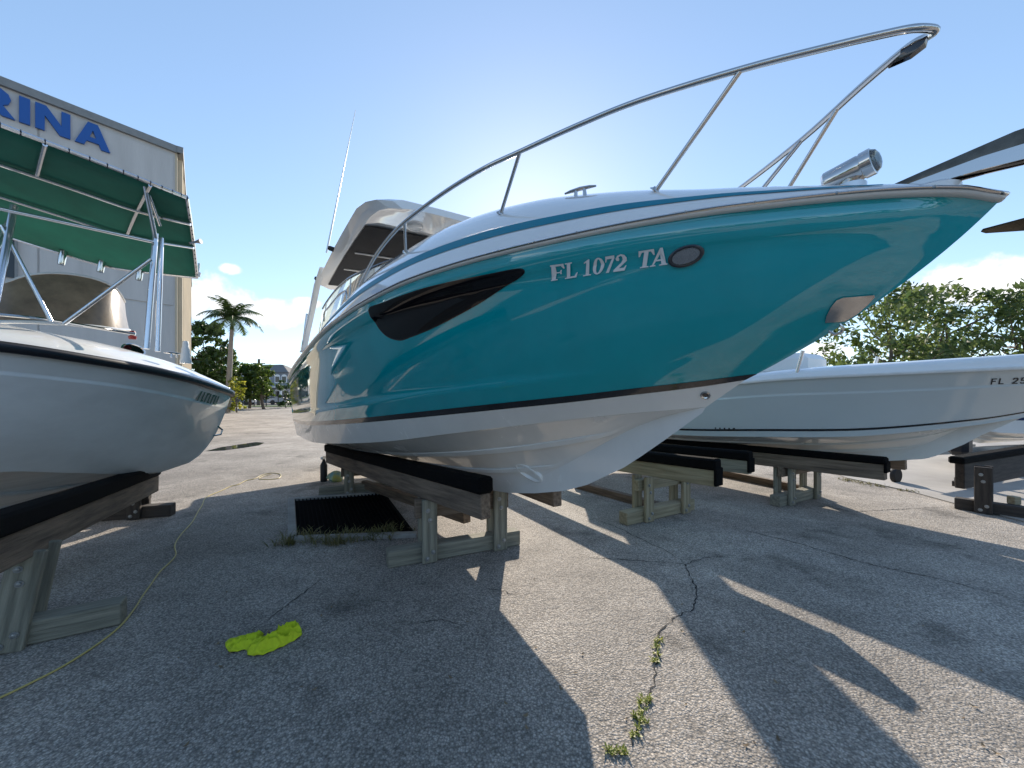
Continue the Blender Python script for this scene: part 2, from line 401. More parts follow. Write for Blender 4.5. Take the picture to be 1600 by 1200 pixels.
# transom
tr = [row_top(t, 1) for t in (1,.8,.6,.4,.2,0)]+[row_bot(k, 1) for k in (.5,1,1.5,2)]
poly = [Vector((p.x+.002, p.y, p.z)) for p in tr]+[Vector((p.x+.002, -p.y, p.z)) for p in tr[-2::-1]]
MB().prism(poly, (1,0,0), .02).build('transom', teal, cruiser)
sp = MB().box((LOA+.32, 0, 1.13), (.62, 2.2, .09), bev=.03); sp.build('swim_platform', white_gel, cruiser)
# rub rail: moulded band + stainless strip with screws
def sheer_pt(s, o, dz):
    e = .01; s2 = max(s, 0)
    b0, b1 = b_sheer(max(0, s2-e)), b_sheer(s2+e)
    t = Vector((2*e if s2 > e else s2+e-max(0, s2-e), b1-b0, 0)).normalized(); nn = Vector((-t.y, t.x, 0))
    return Vector((s2, b_sheer(s2), z_sheer(s2)+dz))+nn*o
def sheer_band(prof, s0, s1, n=120, tipx=.03):
    mb = MB(); rows = []
    for (o, dz) in prof:
        st = []
        for i in range(n+1):
            u = i/n; st.append(sheer_pt(s0+(s1-s0)*u**1.6, o, dz))
        tip = Vector((st[0].x-o*.35, 0, st[0].z))
        st[0] = Vector((st[0].x, max(.004, min(st[0].y, .03)), st[0].z))
        row = [Vector((p.x, p.y, p.z)) for p in st[::-1]]+[tip]+[Vector((p.x, -p.y, p.z)) for p in st]
        rows.append(row)
    return mb.loft(rows, closed=True)
rail = sheer_band([(-.012,.013),(.014,.011),(.025,.015),(.029,.023),(.025,.033),(.010,.040),(-.014,.040)], .0, LOA).build('rub_rail', rubber, cruiser, smooth=True, sharp=60)
sheer_band([(.022,.022),(.032,.023),(.036,.028),(.032,.034),(.018,.037)], .0, LOA).build('steel_strip', steel, rail, smooth=True, sharp=60)
scr = MB()
s = .12
while s < 8.6:
    for sg in (1, -1):
        p = sheer_pt(s, .036, .028); scr.lathe([(.005, 0), (.004, .003)], (p.x, p.y*sg, p.z), (0, sg, 0), 6)
    s += .2
tag(scr.build('strip_screws', dsteel, rail), kind='stuff')
# deck
H_deck = pchip([(0,.035),(.25,.075),(.4,.11),(.77,.205),(1.02,.285),(1.32,.37),(1.6,.44),(2.1,.515),(2.5,.545),(3.08,.56),(4.2,.50),(6,.44),(8.9,.36)])
def deck_pt(s, v, off=0.0):
    b = max(0, b_sheer(s)-.012)
    z = z_sheer(s)+.038+(H_deck(s)-.02)*(1-abs(v)**min(5.6, 2.6+.9*s))**.85+off
    return Vector((s, b*v, z))
def vq(q, s):
    b = max(.02, b_sheer(s)-.012); return max(0.0, 1-q/b)
VS = [1,.985,.96,.92,.88,.82,.75,.67,.58,.48,.36,.24,.12,0]
mb = MB(); rows = []
for v in VS+[-x for x in VS[-2::-1]]:
    rows.append([deck_pt(.004+(LOA-.004)*(i/100)**1.5, v) for i in range(101)])
mb.loft(rows)
deck = mb.build('deck', white_gel, cruiser, smooth=True, sharp=60); tag(deck, 'white moulded foredeck and coaming')
MB().prism([deck_pt(LOA, v) for v in VS+[-x for x in VS[-2::-1]]]+[Vector((LOA, -1.28, 1.89)), Vector((LOA, 1.28, 1.89))], (1,0,0), .01).build('coaming_end', white_gel, cruiser)
mb = MB()
for sg in (1, -1):
    rows = []
    for q in (.104,.115,.130,.140):
        row = []
        for i in range(91):
            s = .22+(5.2-.22)*(i/90)**1.5
            wq = .056+(q-.122)*.8*(1 if s > 1 else .45+.55*s)
            wq *= sstep(.0, .9, s)*.55+.45
            p = deck_pt(s, vq(wq, s)); b = max(.001, b_sheer(s)-.012)
            nn = Vector((0, .45, .9)); p = p+nn*.0035
            row.append(Vector((p.x, p.y*sg, p.z)))
        rows.append(row)
    mb.loft(rows)
mb.build('deck_stripe', stripem, cruiser, smooth=True)

# things laid onto the hull side by sideways projection
BV = BVHTree.FromPolygons([Vector(v) for v in top_mb.v+bmb.v], top_mb.f+[tuple(i+len(top_mb.v) for i in f) for f in bmb.f])
def on_hull(s, z, off=.004):
    h = BV.ray_cast(Vector((s, 4, z)), Vector((0, -1, 0)))
    if h[0] is None: return Vector((s, 0, z)), Vector((0, 1, 0))
    nn = h[1] if h[1].y > 0 else -h[1]
    return h[0]+nn*off, nn
def hull_patch(mb, outline, off=.004, nx=40, nz=6):
    """outline: closed list of (s,z); filled by columns so that it follows the plating"""
    ss = [p[0] for p in outline]; lo, hi = min(ss), max(ss); cols = []
    k = len(outline)
    for i in range(nx+1):
        x = lo+(hi-lo)*(.5-.5*math.cos(math.pi*i/nx)); x = min(max(x, lo+1e-4), hi-1e-4); zs = []
        for j in range(k):
            a, b = outline[j], outline[(j+1) % k]
            if (a[0]-x)*(b[0]-x) < 0: zs.append(a[1]+(b[1]-a[1])*(x-a[0])/(b[0]-a[0]))
        if len(zs) < 2: zs = [outline[0][1]]*2
        z0, z1 = min(zs), max(zs)
        cols.append([on_hull(x, z0+(z1-z0)*j/nz, off)[0] for j in range(nz+1)])
    return mb.loft(cols)
def smooth_outline(pts, n=6):
    out = []; k = len(pts)
    for i in range(k):
        p0, p1, p2, p3 = (Vector(pts[(i+j-1) % k]) for j in range(4))
        for j in range(n):
            t = j/n; out.append(tuple(.5*((2*p1)+(p2-p0)*t+(2*p0-5*p1+4*p2-p3)*t*t+(3*p1-p0-3*p2+p3)*t**3)))
    return out

# ---- cruiser: window, lettering, vent, fittings
win = smooth_outline([(2.793,2.218),(2.578,2.233),(2.207,2.246),(1.919,2.244),(1.641,2.235),(1.47,2.230),(1.423,2.219),(1.443,2.199),(1.562,2.169),(1.811,2.102),(2.176,2.033),(2.471,1.997),(2.60,1.990),(2.733,2.028),(2.808,2.113)], 4)
wc = (2.15, 2.15)
win_o = [(wc[0]+(p[0]-wc[0])*1.012, wc[1]+(p[1]-wc[1])*1.05) for p in win]
hull_patch(MB(), win_o, .0025, 60, 8).build('window_seal', black_gel, cruiser, smooth=True)
hull_patch(MB(), win, .0055, 60, 8).build('hull_window', glass, cruiser, smooth=True)
SER = {
'F': ([[(0,0),(.45,0),(.45,.06),(.34,.08),(.34,.46),(.52,.46),(.58,.36),(.63,.36),(.63,.66),(.58,.66),(.52,.56),(.34,.56),(.34,.90),(.62,.90),(.74,.72),(.80,.72),(.78,1),(0,1),(0,.94),(.12,.92),(.12,.08),(0,.06)]], .8),
'L': ([[(0,0),(.76,0),(.80,.32),(.74,.32),(.62,.1),(.34,.1),(.34,.92),(.46,.94),(.46,1),(0,1),(0,.94),(.12,.92),(.12,.08),(0,.06)]], .8),
'1': ([[(.05,0),(.6,0),(.6,.06),(.46,.08),(.46,1),(.36,1),(.05,.86),(.05,.80),(.22,.84),(.22,.08),(.05,.06)]], .62),
'7': ([[(.2,0),(.44,0),(.75,.86),(.75,1),(.08,1),(.02,.68),(.08,.68),(.18,.84),(.56,.84)]], .78),
'2': ([[(.02,0),(.72,0),(.78,.30),(.72,.30),(.64,.18),(.34,.18),(.62,.46),(.72,.62),(.72,.78),(.6,.94),(.4,1),(.18,.95),(.05,.8),(.1,.68),(.24,.66),(.28,.76),(.24,.86),(.36,.92),(.46,.86),(.48,.7),(.40,.5),(.02,.12)]], .8),
'0': ([[(.38+.37*math.cos(t*math.pi/12), .5+.51*math.sin(t*math.pi/12)) for t in range(24)], [(.38+.15*math.cos(t*math.pi/12), .5+.42*math.sin(t*math.pi/12)) for t in range(24)]], .76),
'T': ([[(.2,0),(.65,0),(.65,.06),(.54,.08),(.54,.9),(.66,.9),(.78,.7),(.84,.7),(.82,1),(.03,1),(.01,.7),(.07,.7),(.19,.9),(.31,.9),(.31,.08),(.2,.06)]], .85),
'A': ([[(0,0),(.3,0),(.3,.06),(.2,.08),(.26,.27),(.54,.27),(.6,.08),(.5,.06),(.5,0),(.92,0),(.92,.06),(.84,.08),(.55,1),(.42,1),(.1,.08),(0,.06)], [(.30,.36),(.5,.36),(.405,.70)]], .92)}
def glyph_mesh(mb, polys, fn):
    pl = [[Vector((x, y, 0)) for x, y in q] for q in polys]
    flat = [v for q in pl for v in q]
    return mb.add([fn(v.x, v.y) for v in flat], [tuple(t) for t in tessellate_polygon(pl)])
px2s = pchip([(862,1.303),(886,1.226),(912,1.147),(977,.968),(994,.924),(1043,.809)])
white_vinyl = mat('white_decal', (.72,.74,.76), .35)
for ch, x0, x1 in (('F',860,882.5),('L',884,902.5),('1',911,925),('0',925.5,943.5),('7',944,959.5),('2',959,978.5),('T',994,1019.5),('A',1015.5,1043)):
    polys, w = SER[ch]
    def fn(x, y):
        s0 = px2s(x0+(x1-x0)*x/w); k = (1.303-s0)/.494
        return on_hull(s0-.030*y, 2.151-.018*k+.0635*y, .008)[0]
    glyph_mesh(MB(), polys, fn).build('registration_character', white_vinyl, cruiser, recalc=False)
# oval louvred vent
c, nn = on_hull(.742, 2.152, .004); ex = Vector((-1,0,0)); ex = (ex-nn*ex.dot(nn)).normalized(); ey = nn.cross(ex)
if ey.z < 0: ey = -ey
def ell(a, b, h, n=36): return [c+nn*h+ex*a*math.cos(2*math.pi*i/n)+ey*b*math.sin(2*math.pi*i/n) for i in range(n)]
mb = MB(); rows = [ell(.068,.040,-.004), ell(.068,.040,.007), ell(.062,.035,.010), ell(.054,.029,.009), ell(.052,.028,.003)]
mb.loft([r+[r[0]] for r in rows]); vent = mb.build('vent_rim', mat('black_chrome', (.06,.065,.075), .22, metal=.6), cruiser, smooth=True)
mb = MB(); e = ell(.053,.029,.003); mb.add(e, [tuple(range(36))]); mb.build('vent_back', dsteel, vent)
for j in range(-5, 6):
    y = j*.0047; a = .051*math.sqrt(max(0, 1-(y/.0285)**2))
    if a < .01: continue
    mb = MB(); mb.tube([c+nn*.007+ex*-a+ey*y, c+nn*.007+ex*a+ey*y], .0017, 5); mb.build('louvre', alum, vent)
# bow eye plate and ring
mb = MB()
for sg in (1, -1):
    cols = []
    for z, s0, s1 in ((1.945,.262,.335),(1.938,.262,.352),(1.918,.28,.370),(1.89,.31,.388),(1.868,.345,.397)):
        row = []
        for k in range(5):
            s = s0+(s1-s0)*k/4; p, q = on_hull(s, z, .006); row.append(Vector((p.x, max(.004, p.y)*sg, p.z)))
        cols.append(row)
    mb.loft(cols)
mb.build('bow_plate', steel, cruiser, smooth=True)
mb = MB(); pts = [Vector((.36+.03*math.sin(t), 0, 1.845)) for t in (0,)]
mb.tube([(.365,0,1.868),(.352,0,1.842),(.360,0,1.826),(.378,0,1.822),(.392,0,1.835),(.398,0,1.855)], .0055, 8); mb.build('bow_eye', steel, cruiser, smooth=True)
# drain outlet near the stem
c, nn = on_hull(.863, 1.594, 0)
mb = MB(); mb.lathe([(.022,-.004),(.022,.006),(.016,.008),(.012,.004),(.012,-.01)], c, nn, 20); dr = mb.build('drain_fitting', steel, cruiser, smooth=True)
mb = MB(); mb.lathe([(.012,.0),(.0115,.0045)], c, nn, 16); mb.build('drain_hole', black_gel, dr)
# bow thruster tunnel: shallow scoop with its recessed mouth
c, nn = on_hull(2.30, .985, 0)
ax = Vector((-.80,0,-.48)); ax = (ax-nn*ax.dot(nn)).normalized(); ay = nn.cross(ax)
def elp(a, b, h, sh=0): return [c+nn*h+ax*(a*math.cos(2*math.pi*i/28)+sh)+ay*b*math.sin(2*math.pi*i/28) for i in range(29)]
mb = MB(); mb.loft([elp(.15,.075,-.008), elp(.135,.064,.018), elp(.118,.052,.021), elp(.100,.040,.0,.006), elp(.075,.026,-.006,.006), elp(.001,.001,-.008,.006)])
mb.build('thruster_tunnel', bottom_gel, cruiser, smooth=True)
# bow rail
rail_s = [(.14,.028,2.772),(.17,.042,2.785),(.22,.07,2.794),(.34,.14,2.809),(.58,.27,2.837),(.91,.44,2.858),(1.18,.56,2.859),(1.48,.68,2.853),(1.70,.77,2.845),(1.98,.86,2.824),(2.28,.95,2.782),(2.51,1.01,2.74),(2.84,1.05,2.68),(3.15,1.06,2.62),(3.4,1.06,2.57),(3.5,1.06,2.53)]
def catmull(pts, n=5):
    out = []; k = len(pts)
    for i in range(k-1):
        p0, p1, p2, p3 = (Vector(pts[min(k-1, max(0, i+j-1))]) for j in range(4))
        for j in range(n):
            t = j/n; out.append(.5*((2*p1)+(p2-p0)*t+(2*p0-5*p1+4*p2-p3)*t*t+(3*p1-p0-3*p2+p3)*t**3))
    out.append(Vector(pts[-1])); return out
port_rail = [(s, -n, z-.10*sstep(.15, .8, s)) for s, n, z in rail_s]
path = catmull(rail_s[::-1]+[(.118,.0,2.762)]+port_rail)
bow_rail = MB().tube(path, .0125, 12).build('bow_rail', steel, cruiser, smooth=True)
def rail_at(s, sg):
    best = min(path, key=lambda p: abs(p.x-s)+(0 if p.y*sg > 0 else 9)); return best
for sg in (1, -1):
    for stop, sbase, q in ((.58,.93,.17),(1.47,1.72,.17),(2.40,2.60,.16)):
        tp = rail_at(stop, sg); v = vq(q, sbase); bp = deck_pt(sbase, v*sg)
        MB().tube([bp-Vector((0,0,.01)), tp], .010, 10).build('stanchion', steel, bow_rail, smooth=True)
        MB().lathe([(.024,0),(.024,.004),(.015,.010),(.011,.018)], bp, (tp-bp), 14).build('stanchion_base', steel, bow_rail, smooth=True)
mb = MB(); mb.tube([rail_at(.42,-1), deck_pt(.68, -vq(.16,.68))], .009, 10); mb.build('stanchion', steel, bow_rail, smooth=True)
# navigation light under the rail nose
mb = MB(); mb.loft([[Vector((.145+x, y, 2.752-z)) for x, y, z in ring_] for ring_ in (
    [(-.01,-.012,0),(-.012,.012,0),(.05,.014,0),(.05,-.014,0),(-.01,-.012,0)],
    [(-.004,-.016,.02),(-.006,.016,.02),(.05,.018,.018),(.05,-.018,.018),(-.004,-.016,.02)],
    [(.03,-.010,.036),(.03,.010,.036),(.085,.01,.03),(.085,-.01,.03),(.03,-.010,.036)])])
mb.build('navigation_light', black_gel, cruiser, smooth=True, sharp=50)
# cleat on the foredeck
def cleat(parent, c, ax, L=.2, m=steel):
    c = Vector(c); ax = Vector(ax).normalized(); up = Vector((0,0,1))
    mb = MB(); mb.tube([c-ax*L/2+up*.030, c-ax*L*.3+up*.034, c+up*.036, c+ax*L*.3+up*.034, c+ax*L/2+up*.030], [.005,.009,.011,.009,.005], 8)
    o = mb.build('cleat', m, parent, smooth=True)
    for k in (-1, 1):
        MB().tube([c+ax*L*.15*k-up*.01, c+ax*L*.13*k+up*.034], [.012,.008], 8).build('cleat_foot', m, o, smooth=True)
cl = deck_pt(1.32, vq(.25,1.32)); cleat(cruiser, cl+Vector((0,-.01,.0)), (1,.55,0), .17)
cl = deck_pt(1.32, -vq(.25,1.32)); cleat(cruiser, cl, (1,-.55,0), .17)
# spotlight on the bow
c = Vector((.335,.0,2.408)); ax = Vector((-.93,.0,.16)).normalized()
mb = MB(); mb.lathe([(.036,-.075),(.044,-.066),(.045,.03),(.043,.034),(.043,.038),(.047,.040),(.047,.068),(.043,.070)], c, ax, 28); spot = mb.build('spotlight', steel, cruiser, smooth=True, sharp=40)
mb = MB(); mb.lathe([(.042,.069),(.034,.082),(.018,.088),(.0,.090)], c, ax, 24); mb.build('spotlight_lens', clear, spot, smooth=True)
mb = MB(); mb.lathe([(.05,-.085),(.05,-.05),(.03,-.03),(.022,0)], c, (0,0,1), 20); mb.build('spotlight_base', steel, spot, smooth=True)
# anchor roller and polished plough anchor over the bow
c0 = deck_pt(.2, 0)
mb = MB(); mb.lathe([(.07,-.03),(.07,.008),(.06,.016),(.0,.018)], (.13,0,2.245), (0,0,1), 28); roller = mb.build('anchor_roller', white_gel, cruiser, smooth=True)
mb = MB()
for y in (-.022, .022):
    mb.prism([(.27,y-.003,2.283),(.02,y-.003,2.30),(-.10,y-.003,2.296),(-.11,y-.003,2.25),(.02,y-.003,2.262),(.25,y-.003,2.27)], (0,1,0), .006)
mb.build('roller_cheeks', steel, roller)
mb = MB()
sh = [(.26,2.292,.012),(.15,2.302,.020),(.05,2.302,.036),(-.04,2.302,.050),(-.08,2.300,.052),(-.20,2.262,.050),(-.34,2.19,.040)]
rows = [[Vector((x, y*w, z+(t-.5)*2*h*.9-.0)) for x, z, h in sh] for (y, t, w) in ((.010,0,1),(.014,.5,1),(.010,1,1),(-.010,1,1),(-.014,.5,1),(-.010,0,1))]
mb.loft(rows, closed=True)
mb.add([r[0] for r in rows], [tuple(range(6))]); mb.add([r[-1] for r in rows], [tuple(range(6))])
anch = mb.build('anchor_shank', asteel, cruiser, smooth=True, sharp=45)
mb = MB()
tip = Vector((.03,-.05,2.10))
for sg in (1, -1):
    A = [Vector((-.37,0,2.16)), Vector((-.33,sg*.10,2.10)), Vector((-.20,sg*.11,2.075)), tip if sg > 0 else Vector((.03,-.05,2.098))]
    Bq = [Vector((-.40,0,2.10)), Vector((-.34,sg*.06,2.055)), Vector((-.20,sg*.06,2.04)), Vector((.02,-.05,2.090))]
    Cq = [Vector((-.36,0,2.19)), Vector((-.28,sg*.02,2.13)), Vector((-.18,0,2.10)), Vector((.025,-.045,2.105))]
    mb.loft([A, Bq, Cq], closed=True)
mb.build('anchor_fluke', asteel, anch, smooth=True, sharp=40)

# windscreen, hardtop, arch, aerial
base = [(2.95,0),(3.0,.25),(3.12,.5),(3.35,.72),(3.8,.86),(4.6,.95),(5.6,1.0),(6.6,1.02),(7.0,1.02)]
topp = [(3.35,0,2.95),(3.38,.22,2.95),(3.48,.45,2.94),(3.65,.66,2.93),(4.05,.80,2.93),(4.8,.88,3.0),(5.6,.91,3.04),(6.4,.93,3.02),(6.8,.94,2.98)]
bl = [Vector((s, n, deck_pt(s, min(1, n/max(.1, b_sheer(s)-.012)), -.01).z)) for s, n in base]
tl = [Vector(t) for t in topp]
bl = catmull(bl, 4); tl = catmull(tl, 4)
full_b = [Vector((p.x, -p.y, p.z)) for p in bl[::-1]]+bl[1:]; full_t = [Vector((p.x, -p.y, p.z)) for p in tl[::-1]]+tl[1:]
ws = MB().loft([full_b, full_t]).build('windscreen', clear, cruiser, smooth=True)
MB().tube(full_t, .016, 8).build('windscreen_frame', black_gel, ws, smooth=True)
for i in (6, 12, 20, 28):
    for L_, T_ in ((bl, tl),):
        for sg in (1, -1):
            a, b = L_[i], T_[i]; MB().tube([(a.x, a.y*sg, a.z), (b.x, b.y*sg, b.z)], .010, 6).build('windscreen_post', vinyl, ws, smooth=True)
# grab rail loop beside the windscreen
for sg in (1, -1):
    MB().tube(catmull([(4.25,sg*1.03,2.60),(4.3,sg*1.03,2.70),(4.6,sg*1.05,2.72),(5.3,sg*1.06,2.71),(5.6,sg*1.07,2.69),(5.65,sg*1.07,2.58)], 4), .011, 8).build('grab_rail', steel, cruiser, smooth=True)
def htz(s, n): return 3.375+.06*math.sin(math.pi*clip01((s-3.45)/3.6))*.9+.03*(1-(n/1.05)**2)
def htn(s): return 1.02*(1-.16*clip01((3.75-s)/.3)**2)
ss = [3.45,3.5,3.6,3.8,4.1,4.6,5.2,5.8,6.4,6.85,6.95]
mb = MB(); up = []; dn = []
for s in ss:
    w = htn(s)*(.9 if s in (3.45,6.95) else 1)
    up.append([Vector((s, w*k/8, htz(s, w*k/8)+(.03 if abs(k) < 8 else .0))) for k in range(-8, 9)])
    dn.append([Vector((s, w*k/8, htz(s, w*k/8)-(.035 if abs(k) < 8 else .0)-(.02 if 6 < abs(k) < 8 else 0))) for k in range(-8, 9)])
mb.loft(up); mb.loft(dn, flip=True)
for e in (0, -1): mb.loft([up[e], dn[e]])
hardtop = mb.build('hardtop', white_gel, cruiser, smooth=True, sharp=22, weld=True)
mb = MB(); mb.loft([[Vector((s, .88*k/6, htz(s, .88*k/6)-.062)) for k in range(-6, 7)] for s in (4.05,4.5,5.0,5.5,6.1,6.66)])
cv = mb.build('navy_liner', navy, hardtop, smooth=True)
for s in (5.0, 5.75): MB().tube([(s, .8*k/6, htz(s, .8*k/6)-.07) for k in range(-6, 7)], .012, 6).build('liner_bow', vinyl, cv, smooth=True)
for (s, n) in ((3.85,.42),(3.85,-.05),(3.85,-.5)):
    MB().lathe([(.085,.02),(.085,-.008),(.06,-.014),(.055,-.006),(.03,-.004),(.0,-.004)], (s, n, htz(s, n)-.055), (0,0,1), 20).build('dome_light', chalk, hardtop, smooth=True)
for sg in (1, -1):
    mb = MB()
    pts = [(6.3,1.0,3.49),(6.7,1.03,3.33),(7.15,1.06,2.98),(7.5,1.10,2.66),(7.75,1.14,2.36)]
    w = [.05,.12,.16,.19,.24]
    rows = []
    for (dx, dy) in ((-1,.035),(-.6,.05),(.6,.05),(1,.035),(1,-.035),(-1,-.035)):
        rows.append([Vector((p[0]+dx*w[i], (p[1]+dy)*sg, p[2])) for i, p in enumerate(pts)])
    mb.loft(rows, closed=True); mb.build('arch_leg', white_gel, cruiser, smooth=True, sharp=50)
    for s in (5.15, 6.55): MB().lathe([(.03,0),(.03,.05),(.02,.07)], (s, 1.02*sg, htz(s,1.0)-.02), (0, sg, .2), 10).build('aerial_mount', blackm, cruiser, smooth=True)
MB().tube([(6.3,1.06,3.42),(5.7,1.03,3.54),(5.98,.6,5.84)][1:], [.013,.004], 8).build('radio_aerial', chalk, cruiser, smooth=True)
MB().tube([(7.5,1.16,2.45),(7.52,1.10,3.0)], .02, 8).build('arch_brace', steel, cruiser, smooth=True)

# ------------------------------------------------------------------ generic boat hull
def make_hull(parent, L, Bs, Bc, s0c, zs, zc, zk, ps, pc, mt, mbm, name='hull', keel0=1.6, stripe=None, knuckle=None, flare=.05, nu=60, es=.58, ec=.6):
    def fs(s): return Bs*(1-clip01(1-s/(es*L))**ps) if s > 0 else 0
    def fc(s): return Bc*(1-clip01(1-(s-s0c)/(ec*L))**pc) if s > s0c else 0
    def U(s0, u): return s0+(L-s0)*u**1.5
    def stem_s(z):
        lo, hi = 0.0, s0c
        for _ in range(24):
            m_ = (lo+hi)/2
            if zk(m_) > z: lo = m_
            else: hi = m_
        return lo
    z_a, z_b = zc(s0c), zs(0)
    stem_off = {}
    def top(t, u):
        if t not in stem_off: stem_off[t] = stem_s(z_a+(z_b-z_a)*t)-s0c*(1-t)
        sx_ = stem_off[t]*(1-u)**5
        a, b = U(s0c, u), U(0, u)
        n = fc(a)+(fs(b)-fc(a))*t-flare*4*t*(1-t)*sstep(0,.12,u)*(1-sstep(.3,.8,u))
        if knuckle: n += knuckle[1]*(1-sstep(knuckle[0]-.015, knuckle[0]+.015, t))*sstep(.0,.15,u)*sstep(0,.3,t)
        return Vector((a+(b-a)*t+sx_, max(0, n), zc(a)+(zs(b)-zc(a))*t))
    def bot(q, u):
        a = U(s0c, u); s0 = s0c+(keel0-s0c)*q; s = U(s0, u)
        dn = 0
        return Vector((s, fc(a)*(1-q) if u > 0 else 0, (zc(a)+(zk(s)-zc(a))*q) if u > 0 else zk(s0)))
    def pair(fn, params, off=0.0):
        mb = MB()
        for sg in (1, -1):
            mb.loft([[Vector((p.x, (p.y+off)*sg, p.z)) for p in (fn(t, i/nu) for i in range(nu+1))] for t in params], flip=sg < 0)
        return mb
    tp = [0,.06,.14,.25,.38,.5,.62,.72,.78,.8,.82,.86,.92,1]
    if knuckle: tp = sorted(set(tp+[knuckle[0]-.016, knuckle[0], knuckle[0]+.016]))
    h = pair(top, tp).build(name+'_side', mt, parent, smooth=True, sharp=40, recalc=False)
    bt = MB()
    for sg in (1, -1):
        rows = []
        for q, dn, dz in ((0,0,0),(.02,-.012,.003),(.3,0,0),(.36,0,0),(.37,.014,0),(.40,.012,-.012),(.41,0,0),(.62,0,0),(.68,0,0),(.69,.012,0),(.72,.01,-.012),(.73,0,0),(.9,0,0),(1,0,0)):
            r = []
            for i in range(nu+1):
                u = i/nu; p = bot(q, u); w = sstep(.02,.15,u); r.append(Vector((p.x, max(0, p.y+dn*w)*sg, p.z+dz*w)))
            rows.append(r)
        bt.loft(rows, flip=sg < 0)
    bt.build(name+'_bottom', mbm, parent, smooth=True, sharp=26, recalc=False)
    if stripe:
        pair(top, stripe[0], .003).build('waterline_stripe', stripe[1], parent, smooth=True, recalc=False)
    tr = [top(t, 1) for t in (1,.8,.6,.4,.2,0)]+[bot(k, 1) for k in (.5,1)]
    MB().prism([Vector((p.x+.002, p.y, p.z)) for p in tr]+[Vector((p.x+.002, -p.y, p.z)) for p in tr[-2::-1]], (1,0,0), .02).build('transom', mt, parent)
    return fs, top
def edge_band(fs, zs, L, prof, n=70):
    rows = []
    for o, dz in prof:
        st = []
        for i in range(n+1):
            s = L*(i/n)**1.6; e = .01
            t = Vector((2*e, fs(s+e)-fs(max(0, s-e)), 0)).normalized(); nn = Vector((-t.y, t.x, 0))
            p = Vector((s, fs(s), zs(s)+dz))+nn*o
            st.append(Vector((p.x, max(p.y, .003), p.z)))
        rows.append([p for p in st[::-1]]+[Vector((-max(o,0)*.6, 0, st[0].z))]+[Vector((p.x, -p.y, p.z)) for p in st])
    return MB().loft(rows, closed=True)
def deck_cap(fs, zs, L, H, e1=2.4, e2=.9, inset=.01, n=60):
    rows = []
    vs = [1,.985,.96,.92,.86,.78,.66,.5,.3,0]
    for v in vs+[-x for x in vs[-2::-1]]:
        rows.append([Vector((s, max(0, fs(s)-inset)*v, zs(s)+.02+H(s)*(1-abs(v)**e1)**e2)) for s in (.003+(L-.003)*(i/n)**1.5 for i in range(n+1))])
    return MB().loft(rows)

# ---- left: white walkaround boat with green T-top, bow away from the camera
LB = thing('walkaround_boat', 'off-white boat with black rub rail under a green canvas T-top', 'boat', (-3.95,5.5,0), math.atan2(-.9536, -.3011))
LB_M = Matrix.Translation(LB.location) @ LB.rotation_euler.to_matrix().to_4x4(); LB_I = LB_M.inverted()
zs_l = pchip([(0,1.60),(.15,1.626),(.42,1.666),(.92,1.753),(1.46,1.833),(1.94,1.885),(2.5,1.937),(4,2.0),(7,2.05)])
zc_l = pchip([(.9,.662),(1.39,.757),(1.92,.887),(2.35,.985),(3.2,1.05),(7,1.06)])
zk_l = pchip([(0,1.60),(.11,1.29),(.28,.956),(.51,.735),(.73,.67),(.97,.655),(1.23,.645),(1.69,.575),(2.1,.485),(3,.45),(7,.44)])
fs_l, top_l = make_hull(LB, 6.6, 1.15, .98, .85, zs_l, zc_l, zk_l, 2.3, 1.8, hullgrey, oldbottom, keel0=1.3, knuckle=(.80,.022), flare=.0, es=.485, ec=.485)
edge_band(fs_l, zs_l, 6.6, [(-.01,-.04),(.022,-.045),(.042,-.03),(.045,.01),(.03,.035),(-.01,.04)]).build('rub_rail', black_rub, LB, smooth=True, sharp=60)
H_l = pchip([(0,.05),(.4,.13),(1,.21),(2,.25),(6.6,.25)])
dk = deck_cap(fs_l, zs_l, 6.6, H_l, 3.0, .8).build('deck', hullgrey, LB, smooth=True)
def lpart(mb, name, m, parent=LB, smooth=True, sharp=None):
    mb.v = [tuple(LB_I @ Vector(v)) for v in mb.v]
    return mb.build(name, m, parent, smooth=smooth, sharp=sharp)
# canvas top and its tube frame
stb = catmull([P(-150,140,2.4), P(-60,172,2.55), P(0,195,2.7), P(140,248,3.1), P(235,286,3.42), P(292,309,3.55)], 4)
prt = catmull([P(-150,322,3.7), P(-60,348,3.95), P(0,366,4.1), P(80,391,4.3), P(180,419,4.55), P(308,434,4.75)], 4)
cols = []
for a, b in zip(stb, prt):
    cols.append([a.lerp(b, k/10)+Vector((0,0,.07*math.sin(math.pi*k/10))) for k in range(11)])
can = MB().loft(cols); canl = can
canvas = lpart(MB().add(can.v, can.f), 'canvas_top', greenc)
mod = canvas.modifiers.new('thick', 'SOLIDIFY'); mod.thickness = .006; mod.offset = 1
front = [c for c in cols[-1]]
def mid(t, dz=-.03): return [c[int(round(t*10))]+Vector((0,0,dz)) for c in cols]
for pts, r in ((stb, .017), (prt, .015), (front, .015), (mid(.3), .016), (mid(.6), .015)):
    lpart(MB().tube(pts, r, 8), 'roof_tube', alum)
for i, k0, k1 in ((10,0,4),(16,0,7),(4,0,10)):
    lpart(MB().tube([q+Vector((0,0,-.02)) for q in cols[i][k0:k1]], .015, 8), 'roof_crossbar', alum)
